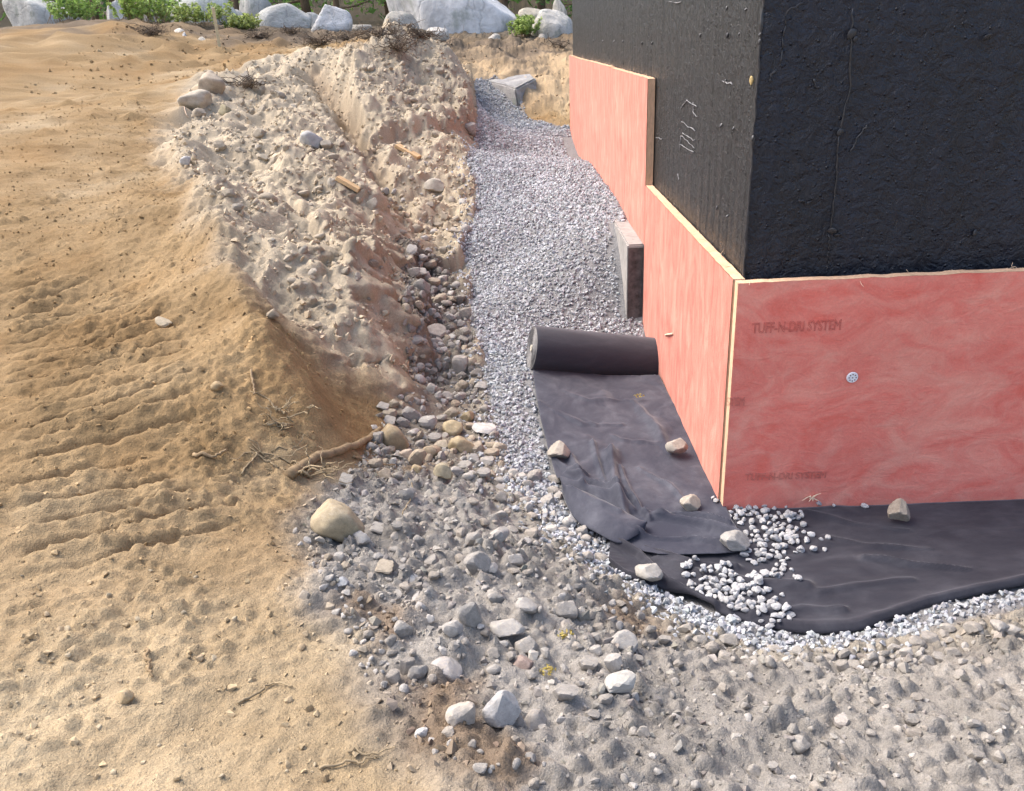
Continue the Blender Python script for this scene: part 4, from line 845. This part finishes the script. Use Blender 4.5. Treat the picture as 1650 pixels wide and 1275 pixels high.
fill([(625, 640), (775, 640), (830, 760), (880, 830), (800, 800), (720, 760), (600, 770), (600, 690)], 105, 9, 28, 17.5, A_, N_, [GREY, BEI, LGREY, (.37, .31, .24), (.34, .315, .285)], 'where the sand slope ends', 1.4, .58)
fill([(510, 830), (600, 775), (720, 770), (820, 790), (900, 860), (1000, 960), (1100, 1020), (1000, 1080), (820, 1080), (640, 1120), (560, 960)], 200, 7, 26, 17.5, A_, N_, [GREY, LGREY, (.35, .325, .295), (.36, .325, .285)], 'on the grey spoil slope', 2., .74)
fill([(820, 1080), (1100, 1030), (1463, 1070), (1640, 1060), (1640, 1270), (760, 1270), (660, 1180)], 130, 7, 26, 18, A_, N_, [GREY, (.34, .32, .295), LGREY, (.36, .325, .285)], 'half buried in lower grey dirt', 2.3, .8)
fill([(1060, 985), (1150, 1025), (1250, 1045), (1380, 1050), (1463, 1030), (1600, 990), (1640, 1010), (1463, 1080), (1250, 1078), (1120, 1050)], 74, 10, 36, 18, A_, N_, [(.38, .355, .32), GREY, LGREY, (.37, .345, .315)], 'banked against the outer fabric edge', 1.6, .62)
fill([(800, 760), (900, 770), (905, 800), (935, 850), (980, 900), (940, 900), (860, 830)], 26, 12, 34, 18, A_, N_, [GREY, LGREY, (.37, .345, .315)], 'beside the torn fabric flap', 1.3, .58)
fill([(300, 130), (480, 110), (590, 250), (620, 430), (600, 560), (470, 460), (370, 350), (280, 230)], 130, 5, 21, 17.5, A_, N_, [BEI, (.41, .355, .28), (.43, .385, .32)], 'embedded in the pale bank', 2.4, .95)
fill([(610, 290), (690, 250), (755, 270), (765, 340), (735, 420), (660, 400), (625, 340)], 70, 5, 18, 14, A_, N_, [BEI, LGREY, (.41, .365, .305)], 'at the gully mouth above the rubble', 1.8, .85)
fill([(580, 100), (680, 95), (750, 140), (760, 220), (690, 230), (620, 190)], 60, 4, 14, 12, A_, N_, [BEI, (.41, .355, .28)], 'in the far spur of the bank', 2.2, .9)
fill([(187, 880), (460, 860), (590, 1060), (640, 1200), (700, 1270), (20, 1270), (20, 900)], 90, 4, 14, 11.5, A_, N_, [(.46, .35, .21), (.44, .34, .22), (.48, .40, .28)], 'pressed into the sandy road', 2.5, 1.)
fill([(470, 850), (560, 880), (600, 1000), (640, 1100), (600, 1110), (530, 980)], 50, 7, 18, 14.5, A_, N_, [BEI, GREY, LGREY], 'where sand meets grey spoil', 1.8, .85)
Ps = np.array([a[0] for a in SMALL]); ss = np.array([a[1] for a in SMALL]); Ps[:, 2] += ss*.1
o = scatter('small_stones', Ps, ss, np.array([a[2] for a in SMALL])*.85, [rock_shape(800+i, sub=2, planes=8, k=90., rough=.03, lo=.5) for i in range(10)], M['crumb'], False, .32)
tag(o, 'small loose stones strewn over the banks and spoil', 'stones', kind='stuff')

# crushed stones spilled on top of the lower fabric: few enough to count
def spill(blobs, n_, label, group, zmin=.03, cap=3):
    placed = []
    for k in range(n_):
        for _ in range(40):
            bx, by, sx, sy, an = blobs[rng.choice(len(blobs), p=np.array([b[5] for b in blobs])/sum(b[5] for b in blobs))][:5]
            u_, v_ = rng.normal(0, sx), rng.normal(0, sy); px, py = bx+u_*math.cos(an)-v_*math.sin(an), by+u_*math.sin(an)+v_*math.cos(an)
            if px > 1168 and py < 817: continue
            c = sum((px-a)**2+((py-b)*1.3)**2 < 64 for a, b in placed)
            if c == 0 or (c == 1 and rng.uniform() < .35): break
        placed.append((px, py)); p = at(px, py, .02); s = rng.uniform(.011, .022)
        top = sheet_z(p[0], p[1])
        o = bpy.data.objects.new('gravel_stone', LOW[rng.integers(len(LOW))]); col.objects.link(o); o.scale = (s, s*rng.uniform(.65, .9), s*rng.uniform(.55, .8)); o.rotation_euler = (rng.uniform(-.3, .3), rng.uniform(-.3, .3), rng.uniform(0, 6.28))
        o.location = (p[0], p[1], top+s*(.5+(.75 if c else 0))); t = rng.normal(.44, .045); o.color = (t*.97, t*.985, t*1.02, 1); tag(o, label, 'stone', group)
def sheet_z(x, y):
    d = (GB[..., 0]-x)**2+(GB[..., 1]-y)**2; k = np.unravel_index(np.argmin(d), d.shape); z = GB[k][2]
    if sdist(PA_s, np.array([x]), np.array([y]))[0] > 0:
        d = (GA[..., 0]-x)**2+(GA[..., 1]-y)**2; k = np.unravel_index(np.argmin(d), d.shape); z = max(z, GA[k][2])
    return z
spill([(1245, 838, 24, 14, .1, 3), (1232, 868, 22, 14, -.3, 2.4), (1272, 868, 22, 10, .2, 1.4), (1228, 893, 16, 12, 0, 1.4), (1270, 922, 16, 14, .6, .6), (1300, 880, 14, 8, 0, .25)], 118, 'crushed stone in the heap spilled on black fabric at the lettered board', 'gravel spilled at the board foot')
spill([(1160, 945, 30, 12, .35, 3), (1195, 968, 30, 13, .4, 3), (1215, 945, 18, 8, .2, 1), (1245, 990, 24, 8, .15, .6)], 122, 'crushed stone in the heap along the outer fold of the lower fabric', 'gravel spilled on the outer fold')
spill([(1300, 813, 60, 3, 0, 1), (1420, 812, 25, 3, 0, .6), (1195, 830, 10, 6, 0, .5)], 26, 'crushed stone lying in line along the foot of the lettered board', 'gravel along the board foot')

# ------------------------------------------------------------------ bedrock ledge at the far end of the trench
def boulder(px, py, y, w, h, seed, colr, label, name='boulder', planes=10, k=40., rough=.03, lo=.6, depth=.8, ang=0, group=None, rz=0., sink=.25):
    py += h*.25; h *= 1.45
    p = aty(px, py, y); m_ = ((p-CAM)@cd)/F
    P, Fc = rock_shape(seed, sub=5 if w > 150 else 4, planes=planes, k=k, rough=rough, lo=lo)
    me = mesh_np('boulder', P, Fc, True); me.materials.append(M['boulder']); o = bpy.data.objects.new(name, me); col.objects.link(o)
    W, Hh = w*m_/2, h*m_/2; o.scale = (W, W*depth, Hh*(1+sink)); o.location = (p[0], y+W*depth*.4, p[2]-Hh*sink); o.rotation_euler = (0, R(ang), rz); o.color = (*colr, 1); tag(o, label, 'boulder' if name == 'boulder' else 'rock', group); return o
# ledge block: flat cut side towards the trench
def ledge():
    pts = [((783, 122), (852, 130), (862, 128)), ]
    bm = bmesh.new()
    top = [aty(775, 128, 13.9), aty(832, 142, 12.6), aty(863, 126, 13.3), aty(845, 112, 14.6), aty(790, 108, 15.0)]
    bot = [np.array([t[0]+.04*(1 if i in (1, 2) else -.3), t[1]-.05*(1 if i < 2 else 0), b]) for i, (t, b) in enumerate(zip(top, (.95, .70, .72, .8, .8)))]
    vt = [bm.verts.new(p) for p in top]; vb = [bm.verts.new(p) for p in bot]
    bm.faces.new(vt); bm.faces.new(vb[::-1])
    for i in range(5): bm.faces.new((vb[i], vb[(i+1) % 5], vt[(i+1) % 5], vt[i]))
    bmesh.ops.recalc_face_normals(bm, faces=bm.faces[:])
    bmesh.ops.bevel(bm, geom=bm.edges[:], offset=.03, segments=2, affect='EDGES'); bmesh.ops.triangulate(bm, faces=bm.faces[:]); bmesh.ops.subdivide_edges(bm, edges=bm.edges[:], cuts=6, use_grid_fill=True)
    for v in bm.verts:
        n_ = float(perlin(np.array([v.co.x*3.]), np.array([v.co.y*3.]), v.co.z*3.)[0])*.05+float(perlin(np.array([v.co.x*11.]), np.array([v.co.y*11.]), v.co.z*11.)[0])*.02
        v.co += Vector((n_, -n_, n_*.6))
    return bm_mesh(bm, 'ledge')
led = link('ledge_rock', ledge(), M['boulder']); led.color = (.30, .29, .285, 1); tag(led, 'flat-topped grey bedrock ledge at the far end of the trench', 'rock')  # shade of its dark face put into the whole rock's grey
# ------------------------------------------------------------------ boulders along the clearing edge
boulder(732, 5, 19.5, 232, 160, 11, (.60, .60, .60), 'huge pale granite boulder at the edge of the woods', planes=9, k=60, depth=.6, sink=.12)
boulder(325, 12, 19.0, 108, 60, 12, (.50, .51, .47), 'rounded mossy white boulder behind the wooden stake', planes=14, k=14, lo=.72)
boulder(300, -2, 21.5, 130, 50, 23, (.33, .34, .32), 'grey boulder showing behind the mossy white one', planes=12, k=20)
boulder(452, 24, 18.4, 95, 34, 13, (.47, .47, .45), 'long low grey boulder on the dark topsoil', planes=11, k=24, depth=.5)
boulder(532, 26, 17.6, 66, 32, 14, (.64, .64, .64), 'white wedge of granite lying on the brush', planes=8, k=50, ang=12, depth=.6)
boulder(408, 0, 21.0, 60, 44, 15, (.42, .42, .40), 'grey boulder between the white and long low ones', planes=10, k=30)
boulder(893, 42, 17.4, 74, 52, 16, (.52, .50, .46), 'lumpy beige boulder behind the black wall edge', planes=16, k=13, rough=.08)
boulder(902, 10, 18.2, 24, 28, 17, (.62, .58, .52), 'small pointed boulder perched on the lumpy beige one', planes=10, k=20)
boulder(860, 26, 19.5, 50, 26, 18, (.52, .47, .38), 'sandy boulder left of the lumpy beige one', planes=14, k=14)
boulder(645, 36, 17.3, 60, 34, 19, (.38, .36, .32), 'dark weathered boulder at the left foot of the huge granite', planes=10, k=30)
boulder(705, 52, 16.6, 40, 16, 20, (.60, .57, .52), 'pale slab below the huge granite boulder', planes=9, k=40, ang=14)
boulder(282, 60, 15.2, 50, 26, 21, (.56, .52, .46), 'pale boulder half sunk left of the wooden stake', planes=12, k=18)
boulder(298, 62, 15.0, 16, 20, 22, (.55, .55, .55), 'small white stone beside the half sunk pale boulder', planes=9, k=40)
boulder(325, 68, 14.8, 40, 16, 24, (.54, .50, .43), 'low pale boulder at the foot of the wooden stake', planes=12, k=20)
boulder(563, 92, 12.2, 30, 16, 25, (.46, .46, .47), 'grey-blue oblong stone on the bank crest', planes=10, k=24, ang=20, name='rock')
boulder(583, 98, 12.0, 22, 14, 26, (.56, .51, .44), 'buff stone beside the oblong one on the bank crest', planes=12, k=18, name='rock')
boulder(610, 92, 12.6, 20, 14, 27, (.55, .50, .42), 'small buff stone on the bank crest before the dark roots', planes=12, k=18, name='rock')
boulder(187, 22, 18.5, 30, 40, 28, (.56, .55, .53), 'pale boulder beyond the sandy mound', planes=12, k=20)
boulder(60, 10, 20.0, 120, 60, 29, (.46, .46, .44), 'broad grey boulder left of the pale one beyond the mound', planes=12, k=20)
for k, (px, py, y, w, h, c_, lab) in enumerate(((585, 46, 18.2, 34, 18, (.40, .38, .34), 'dusty stone between the white wedge and the dark weathered boulder'), (500, 34, 18.9, 40, 26, (.44, .44, .42), 'grey stone tucked behind the white granite wedge'), (372, 30, 20.2, 44, 30, (.46, .46, .43), 'grey stone between the mossy white boulder and the gap boulder'),
        (680, 66, 16.2, 26, 14, (.42, .38, .32), 'brown stone on the lip left of the pale slab'), (795, 62, 17.4, 30, 16, (.50, .48, .44), 'pale stone against the right foot of the huge granite'), (872, 62, 16.4, 22, 14, (.46, .42, .36), 'small earthy stone below the lumpy beige boulder'), (230, 64, 15.6, 26, 14, (.50, .46, .39), 'small pale stone on the left mound crest'), (455, 62, 16.1, 24, 12, (.36, .33, .29), 'small dark stone in the topsoil under the long low boulder'), (250, 20, 19.8, 46, 34, (.36, .36, .34), 'dark grey boulder left of the mossy white one'))):
    boulder(px, py, y, w, h, 40+k, c_, lab, planes=9+k % 4, k=45., ang=(-12, 8, 15, -6, 10, 0, 5, -10, 8)[k])
# ------------------------------------------------------------------ stake, sawn offcuts
def plank(pa, pb, w, t, mat, name, label, cat, tilt=0., point=False):
    pa, pb = np.array(pa), np.array(pb); L_ = np.linalg.norm(pb-pa); bm = bmesh.new(); box_bm(bm, 0, L_, -w/2, w/2, -t/2, t/2)
    bmesh.ops.bevel(bm, geom=bm.edges[:], offset=.002, segments=1, affect='EDGES')
    o = link(name, bm_mesh(bm, name), mat); d = Vector(pb-pa).normalized(); o.rotation_mode = 'QUATERNION'
    o.rotation_quaternion = d.to_track_quat('X', 'Z') @ Vector((1, 0, 0)).rotation_difference(Vector((1, 0, 0)))
    o.location = pa; tag(o, label, cat); return o
s0 = hit(354, 76); s1 = aty(343, 12, s0[1]-.1)
plank(s0-np.array([0, 0, .12]), s1, .06, .035, M['stakewood'], 'survey_stake', 'thin pale wooden stake stuck upright in the sand below the boulders', 'stake')
for (a, b, w, t, lab) in (((640, 237), (676, 258), .11, .04, 'short sawn board lying in the gully of the bank'), ((544, 290), (580, 312), .07, .04, 'reddish sawn offcut sticking from the pale bank')):
    pa, pb = hit(*a), hit(*b); plank(pa+np.array([0, 0, .02]), pb+np.array([0, 0, .03]), w, t, M['wood'], 'wood_offcut', lab, 'board')
# ------------------------------------------------------------------ roots, sticks, brush
def wiggle(pa, pb, n_=10, amp=.03, sag=0.):
    t = np.linspace(0, 1, n_)[:, None]; p = np.array(pa)*(1-t)+np.array(pb)*t; L_ = np.linalg.norm(np.array(pb)-np.array(pa))
    j = np.cumsum(rng.normal(0, amp*L_/3, (n_, 3)), 0); j -= t*j[-1]; p = p+j; p[:, 2] += sag*L_*np.sin(np.pi*t[:, 0]); return p
def stick(pix, r0, r1, mat, name, label, cat, lift=.012, group=None, n_=6, follow=True):
    P = np.array([hit(*p) for p in pix]); t0 = np.linspace(0, 1, len(P)); p = resample(P, t0, 4*len(pix)+4); p += rng.normal(0, .003, p.shape)
    if follow: p[:, 2] = np.maximum(p[:, 2], gz(p[:, 0], p[:, 1]))+lift
    else: p[:, 2] += lift
    o = strand(p, np.linspace(r0, r1, len(p))*(1+rng.uniform(-.06, .06, len(p))), mat, name, None, 7); tag(o, label, cat, group); return o
stick([(466, 770), (505, 745), (550, 730), (590, 712), (612, 694)], .027, .015, M['root'], 'root_log', 'thick broken root lying above the large tan boulder', 'root', .012)
# a forked tangle of thin roots on that log: one plant piece with branches
def tangle(base_px, n_, reach, label, group=None, r_=.006, mat=None, up=.16):
    b = hit(*base_px); parts = []
    for k in range(n_):
        an = rng.uniform(0, 2*math.pi); e = b+np.array([math.cos(an)*reach*rng.uniform(.4, 1), math.sin(an)*reach*rng.uniform(.3, .8), rng.uniform(.02, up)]); p = wiggle(b+np.array([0, 0, .02]), e, 12, .22)
        p[:, 2] = np.maximum(p[:, 2], gz(p[:, 0], p[:, 1])+.004); parts.append(tube(p, np.linspace(r_, r_*.35, 12), 5))
        for q in range(2):
            i = rng.integers(4, 10); e2 = p[i]+rng.normal(0, reach*.35, 3)*np.array([1, 1, .5]); p2 = wiggle(p[i], e2, 7, .25); p2[:, 2] = np.maximum(p2[:, 2], gz(p2[:, 0], p2[:, 1])+.003); parts.append(tube(p2, np.linspace(r_*.55, r_*.25, 7), 4))
    v, f = merge(parts); o = link('root_tangle', mesh_np('root_tangle', v, f, True), mat or M['twig']); tag(o, label, 'roots', group); return o
tangle((497, 772), 6, .30, 'tangle of thin dry roots on the thick broken root', r_=.006)
tangle((470, 690), 4, .22, 'few wiry roots poking from the sandy shoulder', r_=.005)
tangle((445, 660), 3, .2, 'thin roots at the crest of the sandy shoulder', r_=.005)
for pix, r_, m_, lab in (([(590, 735), (612, 705), (640, 668), (648, 655)], .005, 'twig', 'long pale twig leaning over the tall tan stone'), ([(405, 600), (408, 622), (410, 640)], .007, 'root', 'short root dangling in the sand track'), ([(432, 688), (450, 685), (472, 688)], .008, 'twig', 'straight pale twig on the sandy shoulder'), ([(392, 765), (405, 745), (420, 728)], .005, 'twig', 'thin twig lying beside the track marks'),
                         ([(238, 1050), (240, 1075), (247, 1095)], .006, 'root', 'crooked root lying on the sandy road'), ([(385, 1135), (420, 1118), (435, 1105), (470, 1108)], .0045, 'twig', 'long thin twig pressed in the sandy road'), ([(515, 1240), (570, 1232), (610, 1220)], .004, 'twig', 'straw-like twig at the sandy edge of the spoil'), ([(560, 1212), (600, 1218), (640, 1205)], .003, 'twig', 'fine straw lying above the straw-like twig'), ([(487, 260), (497, 248), (515, 240)], .012, 'darkroot', 'dark curved root below the smooth grey cobble'),
                         ([(650, 830), (665, 790), (655, 760)], .003, 'twig', 'fine stalk standing in the upper grey spoil'), ([(295, 172), (300, 185), (304, 190)], .008, 'fibre', 'pale splinter beside the broad pale stone'), ([(570, 740), (600, 748), (640, 755)], .007, 'root', 'reddish root along the foot of the sand slope'), ([(310, 735), (340, 740), (365, 728)], .010, 'root', 'buried root surfacing among the track marks')):
    stick(pix, r_, r_*.5, M[m_], 'twig' if m_ == 'twig' else 'root', lab, 'twig' if m_ == 'twig' else 'root', .006 if r_ < .006 else .01)
for k, (px, py, rr) in enumerate(((470, 55, .6), (560, 66, .7), (610, 60, .8), (640, 80, .7), (520, 72, .6), (420, 62, .5), (680, 60, .6), (240, 55, .6))):
    tangle((px, py), 26, rr*.75, ('dark brush of roots %s' % ('on the topsoil before the long low boulder', 'hanging over the lip left of the dark boulder', 'beside the dark weathered boulder', 'below the dark weathered boulder', 'under the white granite wedge', 'before the grey boulder gap', 'at the foot of the huge granite', 'on top of the sandy mound')[k]), None, .009, M['darkroot'], .18)
tangle((395, 140), 14, .4, 'dark root hole between stones high on the bank', None, .012, M['darkroot'], .12)
tangle((905, 78), 8, .5, 'dead branches beside the far end of the black wall', None, .014, M['darkroot'], .2)
# small mossy sprigs
def leafy(cen, rad, n_, size, colr, up=0.):
    d = rng.normal(size=(n_, 3)); d /= np.linalg.norm(d, axis=1)[:, None]; r_ = rng.uniform(.25, 1, n_)**.5; P = cen+d*r_[:, None]*np.array(rad)
    a = rng.normal(size=(n_, 3)); a[:, 2] *= .6; a /= np.linalg.norm(a, axis=1)[:, None]; b = np.cross(a, rng.normal(size=(n_, 3))); b /= np.linalg.norm(b, axis=1)[:, None]+1e-9
    s = size*rng.uniform(.6, 1.3, (n_, 1)); V = np.stack([P-a*s, P+b*s*.45, P+a*s, P-b*s*.45], 1).reshape(-1, 3)
    C = np.array(colr)*rng.uniform(.6, 1.45, (n_, 1))*np.array([1, 1, 1])+rng.normal(0, .008, (n_, 3)); return V, np.arange(n_*4).reshape(-1, 4), np.repeat(np.clip(C, .01, 1), 4, 0)
def leaf_obj(name, groups, parent=None):
    V, Fq, C, k = [], [], [], 0
    for v, f, c in groups: V.append(v); Fq.append(f+k); C.append(c); k += len(v)
    return link(name, mesh_np(name, np.concatenate(V), np.concatenate(Fq), False, np.concatenate(C)), M['leaf'], parent)
for (px, py, lab) in ((878, 1085, 'yellowish moss sprig on the grey spoil'), (910, 1025, 'small dry sprig by the round lump of earth'), (1030, 640, 'yellow sprig lying on the unrolled fabric')):
    p = hit(px, py) if px != 1030 else at(px, py, .05)
    o = leaf_obj('moss_sprig', [leafy(p+np.array([0, 0, .012]), (.035, .02, .015), 40, .008, (.45, .37, .10))]); tag(o, lab, 'plant')
def weed(px, py, y, w, h, colr, label):
    p = aty(px, py, y); gr = []; n_ = 260; m_ = ((p-CAM)@cd)/F; W, Hh = w*m_/2, h*m_
    e = empty('weed_clump', (p[0], y, float(gz(p[0], y)))); z0 = e.location.z
    parts = []; LV = []
    for k in range(46):
        b = np.array([rng.normal(0, W*.5), rng.normal(0, W*.3), 0]); t_ = b+np.array([rng.normal(0, W*.35), rng.normal(0, .15), Hh*rng.uniform(.6, 1.15)]); q = wiggle(b, t_, 6, .1); parts.append(tube(q, np.linspace(.006, .002, 6), 4))
        for i in range(2, 6): LV.append(leafy(q[i], (.05, .05, .04), 9, .045, colr))
    v, f = merge(parts); tag(link('stems', mesh_np('stems', v, f), M['root'], e), kind='stuff'); tag(leaf_obj('leaves', LV, e), kind='stuff'); tag(e, label, 'weeds')
weed(225, 46, 16.6, 70, 46, (.30, .42, .11), 'bright green weeds at the left behind the sandy mound')
weed(258, 40, 17.6, 60, 44, (.27, .40, .11), 'green fern clump before the mossy white boulder')
weed(310, 42, 16.8, 90, 26, (.30, .38, .12), 'low green weeds along the foot of the mossy white boulder')
weed(392, 40, 16.9, 40, 22, (.32, .38, .13), 'small green weeds between stake and long low boulder')
weed(848, 52, 17.2, 40, 26, (.28, .38, .11), 'grassy tuft at the right foot of the huge granite')
weed(120, 44, 17., 90, 40, (.27, .40, .11), 'green weeds before the broad grey boulder')
# ------------------------------------------------------------------ trees of the wood behind
def tree(x, y, h, r_, crown, nl, lab, colr, low=.12):
    z0 = float(gz(x, y))-.1; e = empty('tree', (x, y, z0)); tag(e, lab, 'tree', 'trees at the edge of the clearing')
    p = wiggle((0, 0, 0), (rng.normal(0, .3), rng.normal(0, .3), h), 12, .02); parts = [tube(p, np.linspace(r_, r_*.25, 12), 9)]
    LV = []
    for k in range(16):
        i = int(np.clip(rng.uniform(low, .95)*12, 1, 11)); an = rng.uniform(0, 6.28); L_ = crown*rng.uniform(.5, 1.)*(1.1-i/16); q = wiggle(p[i], p[i]+np.array([math.cos(an)*L_, math.sin(an)*L_, L_*rng.uniform(-.1, .5)]), 8, .08); parts.append(tube(q, np.linspace(r_*.3, r_*.08, 8), 5))
        for j in range(3, 8): LV.append(leafy(q[j]+rng.normal(0, .15, 3), (.55, .55, .38), nl, .085, colr))
    v, f = merge(parts); link('trunk', mesh_np('trunk', v, f, True), M['bark'], e); leaf_obj('crown', LV, e)
kinds = ('leafy young tree with a slim trunk at the edge of the wood', 'broad dark green tree standing in the wood', 'pale green tree with low branches in the wood')
spots = [(-13.5, 25, 8, .14, 0), (-11.2, 27, 9, .17, 1), (-9.4, 24.5, 7, .11, 2), (-7.6, 26.5, 9, .16, 0), (-6.3, 24, 7, .10, 2), (-5.0, 26.8, 9, .19, 1), (-3.9, 25., 8, .12, 0), (-2.6, 28, 9, .17, 1), (-1.2, 26, 8, .14, 2), (.2, 27.5, 8, .15, 2), (1.4, 25, 7, .12, 0), (3., 27, 9, .16, 1), (-15.5, 28, 9, .17, 1), (5, 29, 8, .15, 2)]
for x, y, h, r_, k in spots: tree(x, y, h, r_, 2.1, 22, kinds[k], ((.12, .24, .06), (.08, .16, .05), (.20, .34, .08))[k], .10)
LV = []
for k in range(900):
    x, y = rng.uniform(-32, 20), rng.uniform(27.5, 36); z = float(gz(x, y)); LV.append(leafy(np.array([x, y, z+rng.uniform(.1, 4.5)]), (1.1, .9, .8), 24, .17, ((.10, .20, .055), (.18, .33, .08), (.07, .14, .045))[k % 3]))
tag(leaf_obj('far_wood', LV), 'mass of green undergrowth and foliage behind the trees', 'woods', kind='stuff')
